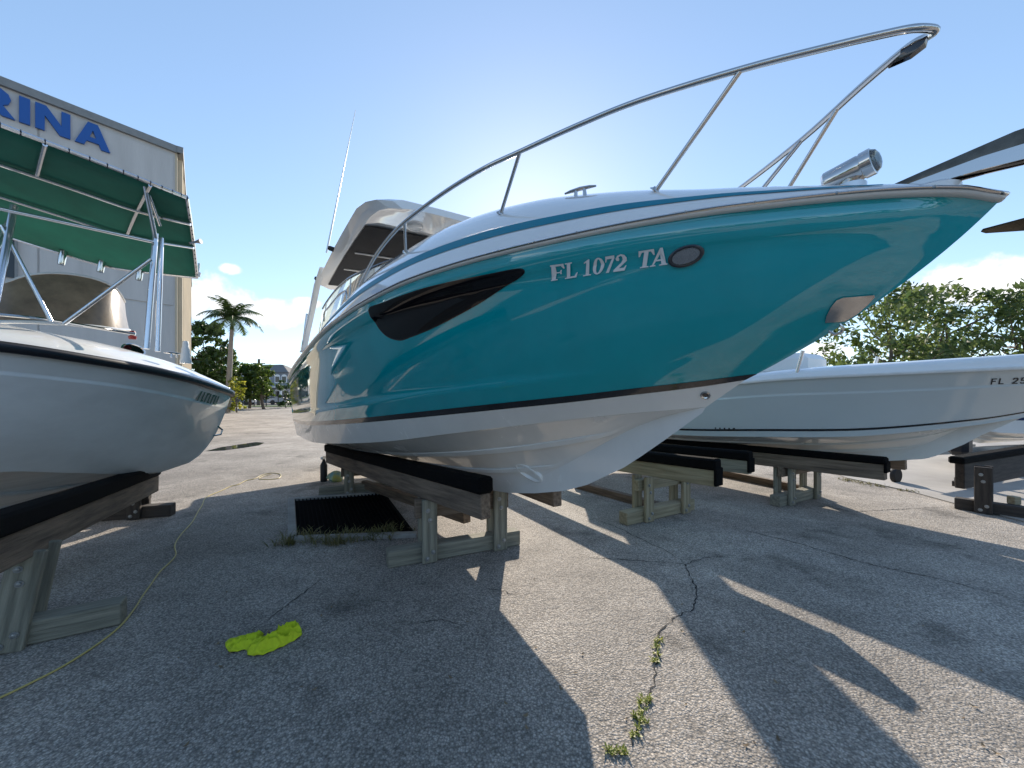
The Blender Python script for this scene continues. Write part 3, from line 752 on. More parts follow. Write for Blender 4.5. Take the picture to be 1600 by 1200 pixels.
# lacing along the edges
for pts in (stb, front):
    tot = []
    for a, b in zip(pts[:-1], pts[1:]):
        k = max(1, int((b-a).length/.075))
        tot += [a.lerp(b, j/k) for j in range(k)]
    for q in tot:
        lpart(MB().tube([q+Vector((0,0,.02)), q+Vector((.018,-.014,.004)), q+Vector((.0,0,-.022))], .004, 5), 'lacing', black_rub)
def at_l(px, py, d): return P(px, py, d)
for a, b, r in ((at_l(229,545,3.62), at_l(243,365,3.75), .024), (at_l(246,549,3.78), at_l(252,372,3.9), .022), (at_l(-6,470,3.05), at_l(22,322,3.3), .024),
                (at_l(-20,420,3.5), at_l(14,345,3.7), .02), (at_l(2,352,3.2), at_l(80,502,3.35), .015), (at_l(236,405,3.66), at_l(100,506,3.4), .016),
                (at_l(0,326,3.1), at_l(240,378,3.7), .016), (at_l(243,372,3.74), at_l(225,282,3.45), .018), (at_l(250,352,3.85), at_l(226,284,3.48), .015)):
    lpart(MB().tube([a, a.lerp(b,.5), b], r, 10), 'frame_tube', alum)
lpart(MB().tube([at_l(-40,488,3.2), at_l(60,497,3.4), at_l(150,512,3.6), at_l(212,522,3.75)], .014, 8), 'grab_rail', steel)
for px, py, d in ((97,402,4.3),(158,414,4.45),(218,427,4.6)):
    c = P(px, py+2, d); lpart(MB().lathe([(.034,.09),(.030,-.05),(.027,-.07),(.0,-.07)], c, (0.05,.1,1), 14), 'rod_holder', steel)
lpart(MB().lathe([(.025,0),(.03,.05),(.012,.06),(.012,.16)], P(309,432,4.72), (0.1,0,1), 10), 'horn', chalk)
lpart(MB().tube([P(296,380,4.15), P(306,378,4.2), P(314,377,4.2)], [.012,.012,.028], 10), 'mast_light', dsteel)
tp = catmull([P(-80,460,3.4), P(0,444,3.5), P(40,431,3.6), P(80,427,3.7), P(120,430,3.8), P(155,438,3.9), P(182,452,4.05), P(195,472,4.25)], 3)
bp = catmull([P(-80,505,3.2), P(0,503,3.3), P(40,503,3.4), P(80,505,3.5), P(120,508,3.6), P(155,511,3.75), P(184,515,3.95), P(202,516,4.2)], 3)
mdl = [a.lerp(b,.5)+Vector((.02,-.03,0)) for a, b in zip(tp, bp)]
wsl = lpart(MB().loft([tp, mdl, bp]), 'windscreen', brownglass)
lpart(MB().tube(tp, .012, 6), 'windscreen_edge', rubber, wsl)
lpart(MB().tube(bp, .016, 6), 'windscreen_base', hullgrey, wsl)
con = MB().box((2.9,-.2,2.15), (1.3,.9,.5), bev=.08).build('console', hullgrey, LB, smooth=True, sharp=30)
MB().box((2.6,-.2,2.43), (.5,.5,.06), bev=.02).build('instrument_panel', black_rub, con)
c = LB_I @ P(208,548,3.98)
def on_deck_l(px, py):
    for k in range(200):
        d = 5.3-k*.02; q = LB_I @ P(px, py, d)
        if q.x < 0.02: continue
        b = max(.02, fs_l(q.x)-.01); v = abs(q.y)/b
        if v < 1 and q.z <= zs_l(q.x)+.02+H_l(q.x)*(1-v**3)**.8: return q
    return LB_I @ P(px, py, 4.2)
q = on_deck_l(208, 548)
mb = MB(); mb.lathe([(.10,-.01),(.10,.012),(.085,.018),(.08,.010),(.0,.010)], q, (.1,.75,.65), 24); hp = mb.build('deck_port', steel, LB, smooth=True)
MB().lathe([(.078,.011),(.0,.014)], q, (.1,.75,.65), 24).build('deck_port_glass', glass, hp, smooth=True)
cleat(LB, on_deck_l(272, 557)+Vector((0,0,.0)), (1,.3,0), .24)
q = on_deck_l(290, 562); MB().tube([q+Vector((0,0,.2-.03*k)) for k in range(9)], [(.022+.0035*k)+.004*(k % 2) for k in range(9)], 10).build('rope_coil', chalk, LB, smooth=True)
q = on_deck_l(207, 530); MB().lathe([(.03,0),(.036,.03),(.02,.04),(.03,.07),(.018,.09)], q, (0,0,1), 14).build('reel', mat('red_reel', (.25,.02,.02), .4), LB, smooth=True)
# green lettering at the bow: slanted strokes
BVL = BVHTree.FromObject([o for o in LB.children if o.name.startswith('hull_side')][0], bpy.context.evaluated_depsgraph_get())
def on_left(s, z, off=.004):
    h = BVL.ray_cast(Vector((s, 4, z)), Vector((0,-1,0)))
    if h[0] is None: return Vector((s, 0, z))
    nn = h[1] if h[1].y > 0 else -h[1]
    return h[0]+nn*off
for k in range(7):
    s0 = .72-.062*k; mb = MB()
    z0 = zs_l(s0)-.205; hgt = .115
    mb.add([on_left(s0+.03, z0), on_left(s0+.002, z0), on_left(s0-.028, z0+hgt), on_left(s0, z0+hgt)], [(0,1,2,3)])
    if k % 2: mb.add([on_left(s0-.002, z0+.0), on_left(s0-.022, z0), on_left(s0-.026, z0+.02), on_left(s0-.006, z0+.02)], [(0,1,2,3)])
    if k in (2,4): mb.add([on_left(s0-.03, z0+hgt), on_left(s0-.05, z0+hgt), on_left(s0-.046, z0+hgt-.022), on_left(s0-.026, z0+hgt-.022)], [(0,1,2,3)])
    mb.build('name_letter', greenlet, LB, recalc=False)
mb = MB(); mb.tube([(.20,0,1.16),(.13,0,1.10),(.15,0,1.04),(.26,0,1.03)], .012, 8); mb.build('bow_eye', steel, LB, smooth=True)

# ---- right: pale centre console
WB = thing('centre_console_boat', 'pale ice-white boat with thin black waterline stripe behind the teal bow', 'boat', (5.86,3.42,0), YAW)
zs_w = pchip([(0,1.95),(.5,1.87),(1.5,1.83),(2.6,1.79),(4.2,1.66),(7.2,1.60)])
zc_w = pchip([(.8,1.36),(1.2,1.24),(2.2,1.05),(3,.99),(4.1,.925),(7.2,.86)])
zk_w = pchip([(0,1.95),(.3,1.75),(.84,1.36),(1.05,1.2),(1.39,.91),(1.6,.80),(2.2,.70),(3,.66),(7.2,.60)])
fs_w, top_w = make_hull(WB, 6.9, 1.15, 1.03, .80, zs_w, zc_w, zk_w, 2.1, 1.8, paleblue, bottom_gel, keel0=1.9, stripe=([.105,.115,.135,.145], black_gel), knuckle=(.74,.014), flare=.05)
edge_band(fs_w, zs_w, 6.9, [(-.01,-.012),(.02,-.016),(.028,0),(.02,.018),(-.01,.02)]).build('rub_rail', rubber, WB, smooth=True, sharp=60)
deck_cap(fs_w, zs_w, 6.9, lambda s: .13, 9, .6).build('gunwale', white_gel, WB, smooth=True)
mb = MB(); mb.box((4.0,0,2.12), (1.2,.95,.75), bev=.1); cw = mb.build('console', white_gel, WB, smooth=True, sharp=30)
a = [Vector((3.35+.10*abs(k)**1.5*.3, .16*k, 2.44)) for k in range(-3, 4)]; b = [Vector((3.62+.1*abs(k)**1.5*.3, .14*k, 2.86)) for k in range(-3, 4)]
ww = MB().loft([a, b]).build('windscreen', clear, WB, smooth=True)
MB().tube([a[0]]+b+[a[-1]], .012, 6).build('windscreen_frame', alum, ww, smooth=True)
MB().box((3.0,.0,2.02), (.7,.8,.32), bev=.08).build('seat', vinyl, WB, smooth=True, sharp=30)
for n in (-.70, .70):
    for s0, s1 in ((4.35,4.45),(6.3,6.25)):
        MB().tube([(s0, n, 1.70), (s1, n*1.02, 3.35)], .024, 8).build('top_leg', alum, WB, smooth=True)
mb = MB(); mb.loft([[Vector((s, .98*k/5, 3.36+.06*(1-(k/5)**2))) for k in range(-5, 6)] for s in (4.2,4.8,5.4,6.0,6.75)]); wt = mb.build('canvas_top', navy, WB, smooth=True)  # hidden canvas top and legs, guessed in to shape the shadows at right
md = wt.modifiers.new('thick', 'SOLIDIFY'); md.thickness = .03
MB().box((6.15,.93,2.72), (1.05,.02,1.05)).build('added_side_curtain', navy, WB)  # unseen panel, added to throw the dark band on the asphalt
MB().box((6.7,.55,2.55), (.02,.74,1.5)).build('added_aft_curtain', navy, WB)  # also unseen, added to block sun from the ground at right
for n, s in ((-.95,2.3),(.95,2.55)): MB().tube([(s, n, 1.85), (s-.07, n, 2.15)], [.022,.024], 10).build('rod_holder', alum, WB, smooth=True)
mb = MB(); mb.box((7.25,0,1.9), (.5,.42,.7), bev=.12); ob = mb.build('outboard_cowl', white_gel, WB, smooth=True, sharp=30)
MB().box((7.28,0,1.15), (.22,.14,.95), bev=.04).build('outboard_leg', dsteel, ob)
# registration on the pale boat, italic sans
BVW = BVHTree.FromObject([o for o in WB.children if o.name.startswith('hull_side')][0], bpy.context.evaluated_depsgraph_get())
def on_white(s, z, off=.004):
    h = BVW.ray_cast(Vector((s, 4, z)), Vector((0,-1,0)))
    if h[0] is None: return Vector((s, 0, z))
    nn = h[1] if h[1].y > 0 else -h[1]
    return h[0]+nn*off
SAN = {'F': [[(0,0),(.2,0),(.2,.42),(.6,.42),(.6,.58),(.2,.58),(.2,.84),(.7,.84),(.7,1),(0,1)]],
       'L': [[(0,0),(.65,0),(.65,.16),(.2,.16),(.2,1),(0,1)]],
       '2': [[(0,0),(.7,0),(.7,.16),(.28,.16),(.7,.56),(.7,.84),(.55,1),(.15,1),(0,.86),(0,.68),(.2,.68),(.22,.8),(.3,.85),(.46,.82),(.48,.62),(0,.16)]],
       '5': [[(0,.1),(.14,0),(.55,0),(.7,.14),(.7,.48),(.55,.62),(.22,.62),(.22,.84),(.66,.84),(.66,1),(.03,1),(.03,.46),(.45,.47),(.5,.42),(.5,.2),(.44,.15),(.2,.16),(.15,.25),(0,.25)]]}
# FL 252 near the pale boat's bow (characters set by arc length along the side)
sx = 1.02
for ch in 'FL 25':
    if ch == ' ': sx -= .035; continue
    def fn(x, y, sx=sx):
        s0 = sx-.050*x-.014*y; return on_white(s0, zs_w(s0)-.150+.060*y)
    glyph_mesh(MB(), SAN[ch], fn).build('registration_character', blacklet, WB, recalc=False)
    sx -= .048
for k in range(5):
    c = on_white(3.62-.062*k, 1.075+.002*k, 0); r = .012+.006*(k > 3)
    MB().lathe([(r,-.004),(r,.004),(r*.6,.006)], c, (0,1,.1), 12).build('through_hull_fitting', blacklet, WB, smooth=True)

# ------------------------------------------------------------------ timber stands
def bolt(parent, p, d, r=.018):
    p = local(parent, p); q = parent.rotation_euler.to_matrix().inverted() @ Vector(d)
    MB().lathe([(r*1.25,0),(r*1.25,.004),(r*.75,.004),(r*.7,.014),(r*.3,.016)], p, q, 8).build('bolt', dsteel, parent)
def stand(label, a, b, posts, ztop, wood, skw=.14, skh=.15, pw=.14, cross=None, group='timber boat stands', lean=Vector((0,0,0)), back=True, name='boat_stand'):
    """a, b: ends of the skid on the ground (front bottom edge); posts: fractions along it"""
    a = Vector((a.x, a.y, 0)); b = Vector((b.x, b.y, 0)); u = (b-a).normalized(); w = Vector((-u.y, u.x, 0))
    if w.y < 0: w = -w
    o = thing(name, label, 'stand', (a+b)/2, 0, group)
    mid_ = w*skw/2
    beam('skid', a+mid_+Vector((0,0,skh/2+.002)), b+mid_+Vector((0,0,skh/2+.002)), skw, skh, wood, o, bev=.008)
    for k, fr in enumerate(posts):
        c = a.lerp(b, fr); zt = ztop[k] if isinstance(ztop, (list, tuple)) else ztop
        f0 = c-w*.026
        beam('post', f0+Vector((0,0,.004)), f0+Vector((0,0,zt))+lean, .05, pw, wood, o, bev=.006, zup=u)
        if back:
            g0 = c+w*(skw+.026)
            beam('post', g0+Vector((0,0,.004)), g0+Vector((0,0,zt))+lean, .05, pw, wood, o, bev=.006, zup=u)
        for dx, z in ((-.025,.05),(.03,.105),(-.02,zt-.10),(.0,zt-.19)):
            bolt(o, f0+u*dx-w*.026+Vector((0,0,z))+lean*(z/zt), -w)
    if cross:
        c0 = a.lerp(b, posts[0])+w*skw/2-u*.12; c1 = a.lerp(b, posts[-1])+w*skw/2+u*.12
        beam('cross_beam', c0+Vector((0,0,cross[0])), c1+Vector((0,0,cross[0])), .075, cross[1], cross[2], o)
    return o
def bunk(label, p0, p1, wood, th=.18, ch=.12, w=.09, flap=0.0, group='carpeted bunk timbers'):
    """p0, p1: centre of the timber's top edge, world"""
    p0 = Vector(p0); p1 = Vector(p1); o = thing('bunk_timber', label, 'timber', (p0.x, p0.y, 0), 0, group)
    dn = Vector((0,0,1)); x = (p1-p0).normalized()
    beam('timber', p0-dn*th/2, p1-dn*th/2, w, th, wood, o)
    beam('carpet_pad', p0+dn*(ch/2+.001)-x*.012, p1+dn*(ch/2+.001)+x*.012, w+.05, ch, carpet, o, bev=.02)
    if flap:
        beam('carpet_end', p0-x*.012-dn*(flap-.0)+x*.0, p0-x*.012+dn*.03, w+.046, .03, carpet, o, bev=.008, zup=x)
    return o
def C2W(s, n, z): return Vector((BOW.x-.5446*s-.8387*n, BOW.y+.8387*s-.5446*n, z))
A, Bq = G(606,889), G(813,852)
stand('grey-green treated stand with bolted double posts under the teal cruiser bow', A, Bq, (.28,.82), (.60,.63), wood_g, cross=(.50,.18,wood_b))
A, Bq = G(498,778), G(498,778)+Vector((1.25,.5,0))
stand('dim treated stand under the teal cruiser stern behind the black grating', A, Bq, (.32,.85), (.42,.42), wood_g, cross=(.36,.14,wood_b))
bunk('weathered brown bunk with thick black carpet on the near side below the teal cruiser', C2W(2.38,.38,.845), C2W(7.2,.80,.60), wood_b, .19, .125)
bunk('brown bunk poking out past the teal cruiser keel on its far side', C2W(2.42,-.35,.775), C2W(7.2,-.75,.60), wood_b, .15, .11)
gt = thing('ground_timber', 'brown timber lying on the ground between the two stands of the teal cruiser', 'timber', (-1.4,5.1,0))
beam('timber', Vector((-2.4,6.35,.13)), Vector((-.50,4.36,.215)), .10, .12, wood_b, gt)
MB().tube([local(gt, (-.62,4.46,.27)), local(gt, (-.62,4.46,.36))], .006, 6).build('nail', dsteel, gt)

A, Bq = Vector((-3.80,2.03,0)), G(189,977)
stand('leaning green-tinged stand in the near left corner under the off-white boat', A, Bq, (.60,), (.60,), wood_g, pw=.16, lean=Vector((.05,.08,0)))
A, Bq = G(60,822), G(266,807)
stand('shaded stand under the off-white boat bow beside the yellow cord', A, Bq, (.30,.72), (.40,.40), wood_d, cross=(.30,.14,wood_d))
bunk('heavy rough bunk with black carpet under the off-white boat', Vector((-2.62,1.65,.83)), Vector((-4.55,4.95,.56)), wood_b, .20, .13, w=.11)

ax_ = Vector((-.5446,.8387,0))
A, Bq = G(980,822), G(1086,797)
stand('pale yellow-green stand carrying the two empty carpeted bunks', A, Bq, (.27,.82), (.56,.60), wood_y, cross=(.45,.14,wood_y))
e = Vector((2.14,4.07,.80)); bunk('yellow bunk with black carpet folded over its near end, nearest of the empty pair', e, e+ax_*4.2+Vector((0,0,-.16)), wood_y, .17, .12, flap=.16)
e = Vector((2.84,4.66,.80)); bunk('grey bunk with black carpet folded over its end, farther of the empty pair', e, e+ax_*4.2+Vector((0,0,-.16)), wood_g, .16, .11, flap=.14)
lg = thing('lying_timber', 'long brown timber on the asphalt behind the pale yellow-green stand', 'timber', (1.4,5.6,0)); beam('timber', G(900,762)+Vector((0,0,.06)), G(1045,806)+Vector((0,.15,.06)), .10, .11, wood_b, lg)

A, Bq = G(1219,793), G(1283,776)
stand('weathered stand with two posts below the pale ice-white boat', A, Bq, (.22,.85), (.56,.56), wood_g, cross=(.48,.15,wood_b))
e = Vector((4.52,4.72,.745)); bunk('long weathered bunk ending under the keel of the pale ice-white boat', e, e+ax_*4.6+Vector((0,0,-.10)), wood_b, .19, .085, w=.11, flap=.10)
e = Vector((5.30,5.25,.745)); bunk('far bunk of the pale ice-white boat mostly hidden by its keel', e, e+ax_*4.4+Vector((0,0,-.10)), wood_b, .17, .085)
lg = thing('lying_timber', 'brown timber on the ground between the empty bunks and the pale boat stand', 'timber', (2.9,6.6,0)); beam('timber', G(1120,742)+Vector((0,0,.06)), G(1268,775)+Vector((0,.25,.06)), .10, .11, wood_b, lg)

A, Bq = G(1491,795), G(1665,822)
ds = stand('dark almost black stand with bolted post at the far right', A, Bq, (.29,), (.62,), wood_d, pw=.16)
bk = thing('bunk_timber', 'dark bunk timber lying across the almost black stand at the far right', 'timber', (6.6,5.4,0), 0, 'carpeted bunk timbers')
beam('timber', Vector((6.42,5.60,.42)), Vector((9.0,6.7,.42)), .10, .36, wood_d, bk); beam('carpet_pad', Vector((6.25,5.50,.66)), Vector((9.0,6.7,.68)), .16, .10, carpet, bk, bev=.02)
wbk = thing('wood_block', 'small pale wood block on the skid of the almost black stand', 'block', G(1592,807)); MB().box((0,.05,.20), (.09,.09,.10), bev=.006).build('block', wood_y, wbk); MB().box((0,.05,.075), (.10,.10,.14), bev=.006).build('block_foot', wood_d, wbk)

# ------------------------------------------------------------------ grating in the asphalt under the cruiser
pc = [G(457,845), G(455,783), G(602,772), G(652,838)]
pit = thing('drain_grating', 'black drain grating framed by concrete kerbs in the shade under the teal cruiser', 'grating', (sum(pc, Vector())/4))
pl_ = [local(pit, p) for p in pc]
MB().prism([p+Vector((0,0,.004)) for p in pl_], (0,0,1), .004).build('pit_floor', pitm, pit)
for i, (a, b) in enumerate(((pc[0], pc[1]), (pc[1], pc[2]), (pc[3], pc[0]))):
    beam('kerb', a+Vector((0,0,.02)), b+Vector((0,0,.02)), .09, .055, concrete, pit, bev=.01)
for k in range(1, 26):
    t = k/26; a = pc[0].lerp(pc[3], t); b = pc[1].lerp(pc[2], t)
    beam('bar', a+Vector((0,0,.022)), b+Vector((0,0,.022)), .014, .022, pitm, pit, bev=0)

# ------------------------------------------------------------------ loose things on the asphalt
cp = [(-40,1108),(0,1090),(50,1066),(100,1040),(150,1008),(187,979),(210,951),(222,932),(235,914),(250,893),(265,879),(275,866),(273,852),(282,836),(300,816),(309,800),(316,789),(320,779),(330,773),(345,767),(360,760),(372,757),(384,751),(398,748),(410,742),(425,739),(438,741),(436,747),(420,749),(405,748),(412,744),(424,741)]
cpts = catmull([G(x, y, .008) for x, y in cp], 4)
tag(MB().tube(cpts, .0057, 8).build('extension_cord', cordm, smooth=True), 'yellow extension cord winding over the asphalt beside the off-white boat', 'cord')
# lime cloth: two lobes with a notch between them, creased
from mathutils import noise as mnoise
rows = []; cc = G(404,1008)
lowf = pchip([(-1,.02),(-.85,-.03),(-.5,-.085),(-.2,-.06),(.05,-.12),(.35,-.115),(.7,-.04),(.9,.03),(1,.085)])
uppf = pchip([(-1,.035),(-.8,.075),(-.45,.115),(-.18,.125),(-.06,.06),(.1,.045),(.25,.10),(.42,.19),(.6,.215),(.8,.18),(1,.105)])
for i in range(91):
    x = -1+2*i/90; lo, hi = lowf(x), uppf(x); r = []
    for j in range(51):
        t = j/50; y = lo+(hi-lo)*t; X = x*.225
        q = Vector((X*9, y*9, 3.1)); wv = mnoise.noise(q*.8)*1.2
        rid = 1-abs(mnoise.noise(Vector((X*11+wv, y*15-X*8, 1.7))))*2.2; rid2 = 1-abs(mnoise.noise(Vector((X*26, y*24+X*9+wv, 5.2))))*2
        e = min(1, min(t, 1-t)*5, (1-abs(x))*6)
        z = .004+(.012+.050*max(0, rid)**2*(.5+.8*math.exp(-((x-.5)**2/.12)))+.014*max(0, rid2)**2)*e**.6+.006*abs(math.sin(13*x+20*y))*(1-e)
        r.append(cc+Vector((X, y*.92, z)))
    rows.append(r)
cl_ = MB().loft(rows).build('cleaning_cloth', yellowcloth, smooth=True, sharp=60)
sm = cl_.modifiers.new('thick', 'SOLIDIFY'); sm.thickness = .002
tag(cl_, 'crumpled lime yellow cloth dropped on the shaded asphalt', 'cloth')
# jug and bag behind the near bunk
jb = thing('plastic_bag', 'blue and yellow plastic bag on the ground behind the teal cruiser far stand', 'bag', G(524,752)); mb = MB()
mb.lathe([(.0,.0),(.10,.01),(.14,.06),(.12,.13),(.07,.18),(.0,.2)], (0,0,0), (.1,0,1), 14)
mb.v = [(x*(1+.2*math.sin(9*z*7+x*20)), y*(1+.2*math.sin(11*x*8)), z) for x, y, z in mb.v]; mb.build('bag_body', bluebag, jb, smooth=True)
pb = thing('pump_bottle', 'small black bottle with white trigger at the far end of the cruiser bunk', 'bottle', G(506,752)); MB().lathe([(.055,0),(.06,.02),(.06,.30),(.03,.36),(.022,.40)], (0,0,0), (0,0,1), 16).build('bottle_body', blackm, pb, smooth=True); MB().box((0,-.02,.43), (.05,.13,.05), bev=.012).build('trigger', chalk, pb)
# puddle
pp = [(322,705),(345,699),(372,695),(400,691),(413,692),(405,696),(380,700),(350,704)]
tag(MB().prism([G(x, y)+Vector((0,0,.003)) for x, y in pp], (0,0,1), .003).build('puddle', mat('water', (.05,.055,.06), .03, spec=.9)), kind='structure')
# cracks: dark irregular ribbons, children of the yard
crackm = mat('crack_fill', (.018,.018,.019), .95, var=.4, vscale=30)
def crack(pts, w=.008, seed=0):
    rnd = random.Random(seed); g = [G(x, y) for x, y in pts]; q = []
    for a, b in zip(g[:-1], g[1:]):
        k = max(2, int((b-a).length/.03)); u = (b-a).normalized(); n = Vector((-u.y, u.x, 0))
        for j in range(k): q.append(a.lerp(b, j/k)+n*rnd.uniform(-.012, .012))
    q.append(g[-1]); L_ = []; R_ = []
    for i, p in enumerate(q):
        t = (q[min(i+1, len(q)-1)]-q[max(0, i-1)]).normalized(); n = Vector((-t.y, t.x, 0)); f = w*rnd.uniform(.25, 1.0)*(.3+.7*math.sin(math.pi*(i+.5)/len(q)))
        L_.append(p+n*f+Vector((0,0,.003))); R_.append(p-n*f+Vector((0,0,.003)))
    MB().loft([L_, R_]).build('crack', crackm, ground)
crack([(985,1165),(1000,1130),(1010,1100),(1022,1065),(1026,1040),(1024,1010),(1030,985),(1055,965),(1085,952),(1090,925),(1070,882),(1100,872),(1150,868)], .008, 1)
crack([(1070,880),(1040,860),(1000,842),(960,822),(900,800)], .007, 2)
crack([(1075,882),(1000,876),(930,872),(905,868)], .006, 3)
crack([(1150,825),(1250,850),(1350,880),(1470,905),(1600,940)], .010, 4)
crack([(760,920),(790,925),(805,930)], .006, 5)
crack([(395,985),(430,960),(470,930),(510,900)], .005, 6)
crack([(640,975),(690,968),(730,978)], .005, 7)
crack([(1265,782),(1330,800),(1400,796),(1480,792)], .008, 8)
crack([(300,775),(380,770),(450,768)], .006, 9)
tar = [(340,745),(450,736),(505,728)]
# weeds in the crack and round the grating
weedm = leaf_mat('weed_leaf', (.16,.21,.03), (.42,.42,.09), .3)
dryweed = leaf_mat('dry_weed', (.10,.11,.035), (.27,.23,.09), .3)
def weeds(label, pts, n, h, m, seed, spread=.04, blade=.012):
    rnd = random.Random(seed); mb = MB()
    for k in range(n):
        x, y = rnd.choice(pts); g = G(x, y)+Vector((rnd.gauss(0, spread), rnd.gauss(0, spread*.8), 0))
        for _ in range(rnd.randint(3, 6)):
            az_ = rnd.uniform(0, 6.28); l = h*rnd.uniform(.4, 1.15); d = Vector((math.cos(az_), math.sin(az_), 0)); up = Vector((0,0,1))
            tilt = rnd.uniform(.2, 1.1); p0 = g; p1 = g+(up*math.cos(tilt)+d*math.sin(tilt))*l*.55; p2 = p1+(up*math.cos(tilt+.6)+d*math.sin(tilt+.6))*l*.5
            n_ = Vector((-d.y, d.x, 0))*blade*rnd.uniform(.4, 1)
            mb.add([p0-n_*.4, p0+n_*.4, p1+n_, p1-n_, p2], [(0,1,2,3),(3,2,4)])
    tag(mb.build('weeds', m, recalc=False), label, 'weeds', kind='stuff')
weeds('low green weeds growing from the long crack in the sunlit asphalt', [(1000,1128),(1003,1112),(995,1140),(990,1150),(1006,1100),(1010,1095),(1025,1012),(1028,1002),(1027,1022),(1024,1035),(960,1175),(972,1178),(948,1172),(1030,1000),(998,1120)], 95, .032, weedm, 3, .014, .006)
weeds('dry straggling weeds along the near edge of the black grating', [(470,846),(500,848),(530,845),(545,838),(480,840),(520,850),(590,838),(610,832),(575,842),(450,850),(600,840),(535,850)], 190, .15, dryweed, 5, .07, .006)
weeds('sparse dark weeds along the asphalt seam beside the concrete apron', [(1330,752),(1345,755),(1360,757),(1375,760),(1320,750),(1420,768)], 120, .05, dryweed, 6, .07, .006)
# small stones, twigs and leaves on the ground
lit = mat('leaf_litter', (.10,.065,.035), .9, col2=(.30,.22,.13), vscale=2)
rnd = random.Random(11); mb = MB()
for k in range(60):
    g = G(rnd.uniform(240, 1560), rnd.uniform(800, 1180)); an = rnd.uniform(0, 6.3); q = rnd.uniform(.25, .7); M_ = Matrix.Translation(g) @ Matrix.Rotation(an, 4, 'Z') @ Matrix.Scale(q, 4)
    mb.add([M_ @ Vector((-.03+.06*i/4, (.012*math.sin(math.pi*i/4))*sg, .008+.012*abs(i-2)/2)) for sg in (-1, 0, 1) for i in range(5)], [(r*5+i, r*5+i+1, r*5+i+6, r*5+i+5) for r in range(2) for i in range(4)])
tag(mb.build('leaf_litter', lit), 'tiny dry leaves and twigs scattered over the asphalt', 'leaf litter', kind='stuff')

# ------------------------------------------------------------------ marina building at the left
K = Vector((-11.4,13.2,0)); fd = Vector((-.595,-.80,0)).normalized(); sd = Vector((-.625,.78,0)).normalized()
bld = thing('marina_building', 'grey marina building with cream pilastered side wall', 'building', K)
bl_ = lambda v: Vector(v)-K
HB = 9.9
n_f = Vector((-fd.y, fd.x, 0)); n_f = n_f if n_f.y < 0 else -n_f       # toward the yard
n_s = Vector((-sd.y, sd.x, 0)); n_s = n_s if n_s.x > 0 else -n_s
def wallbox(mb, p, d, L, n, th, z0, z1):
    """box: from p along d for L, thickness th outward along n"""
    q = [p, p+d*L, p+d*L+n*th, p+n*th]
    return mb.prism([Vector((v.x, v.y, z0))-K for v in q], (0,0,1), z1-z0)
core = MB().prism([bl_((p.x, p.y, 0)) for p in (K, K+fd*26, K+fd*26+sd*21, K+sd*21)], (0,0,1), HB); 
core.build('front_wall', wallgrey, bld)
mb = MB(); wallbox(mb, K-sd*.0+n_s*.003, sd, 21, n_s, .06, 0, HB-.02); mb.build('side_wall', wallcream, bld)
for k in range(14):
    mb = MB(); wallbox(mb, K+sd*(.25+1.5*k)+n_s*.064, sd, .55, n_s, .13, 0, HB-.25); mb.build('pilaster', wallcream, bld)
    if k < 13:
        for z0 in (1.2, 4.2, 7.0):
            mb = MB(); wallbox(mb, K+sd*(1.05+1.5*k)+n_s*.064, sd, .5, n_s, .02, z0, z0+1.5); mb.build('side_window', darkwin, bld)
mb = MB(); wallbox(mb, K-fd*.12, fd, 26.2, n_f, .10, HB-.16, HB+.06); mb.build('coping', trimgrey, bld)
mb = MB(); wallbox(mb, K-sd*.12+n_s*.064, sd, 21.2, n_s, .16, HB-.16, HB+.05); mb.build('coping', trimgrey, bld)
for z in (2.0, 4.55, 7.1):
    for k in range(9):
        mb = MB(); wallbox(mb, K+fd*(.06+2.9*k), fd, 2.86, n_f, .035, z+.02, z+2.5); mb.build('wall_panel', wallgrey, bld)
for k, z in ((3.35,4.7),(6.6,4.7),(9.9,4.7),(13.4,4.7),(5,1.2),(9,1.2)):
    mb = MB(); wallbox(mb, K+fd*k+n_f*.037, fd, 1.9, n_f, .03, z, z+1.35); wf = mb.build('window', darkwin, bld)
    for a, L, z0, z1 in ((k-.06,.06,z-.06,z+1.41),(k+1.9,.06,z-.06,z+1.41),(k+.92,.05,z,z+1.35)):
        mb = MB(); wallbox(mb, K+fd*a+n_f*.068, fd, L, n_f, .03, z0, z1); mb.build('window_bar', trimgrey, wf)
# MARINA in blue raised letters, reading left to right toward the corner
BLK = {'M': ([[(0,0),(.24,0),(.24,.62),(.46,0),(.64,0),(.86,.62),(.86,0),(1.1,0),(1.1,1),(.76,1),(.55,.40),(.34,1),(0,1)]], 1.1),
       'A': ([[(0,0),(.27,0),(.35,.2),(.71,.2),(.79,0),(1.06,0),(.68,1),(.38,1)], [(.43,.39),(.63,.39),(.53,.70)]], 1.06),
       'R': ([[(0,0),(.27,0),(.27,.36),(.40,.36),(.66,0),(.98,0),(.68,.40),(.82,.50),(.88,.68),(.82,.87),(.64,1),(0,1)], [(.27,.54),(.50,.54),(.60,.60),(.60,.76),(.50,.82),(.27,.82)]], .95),
       'I': ([[(0,0),(.28,0),(.28,1),(0,1)]], .28),
       'N': ([[(0,0),(.25,0),(.25,.60),(.66,0),(.95,0),(.95,1),(.70,1),(.70,.40),(.29,1),(0,1)]], .95)}
pos = 1.55; lh = .70
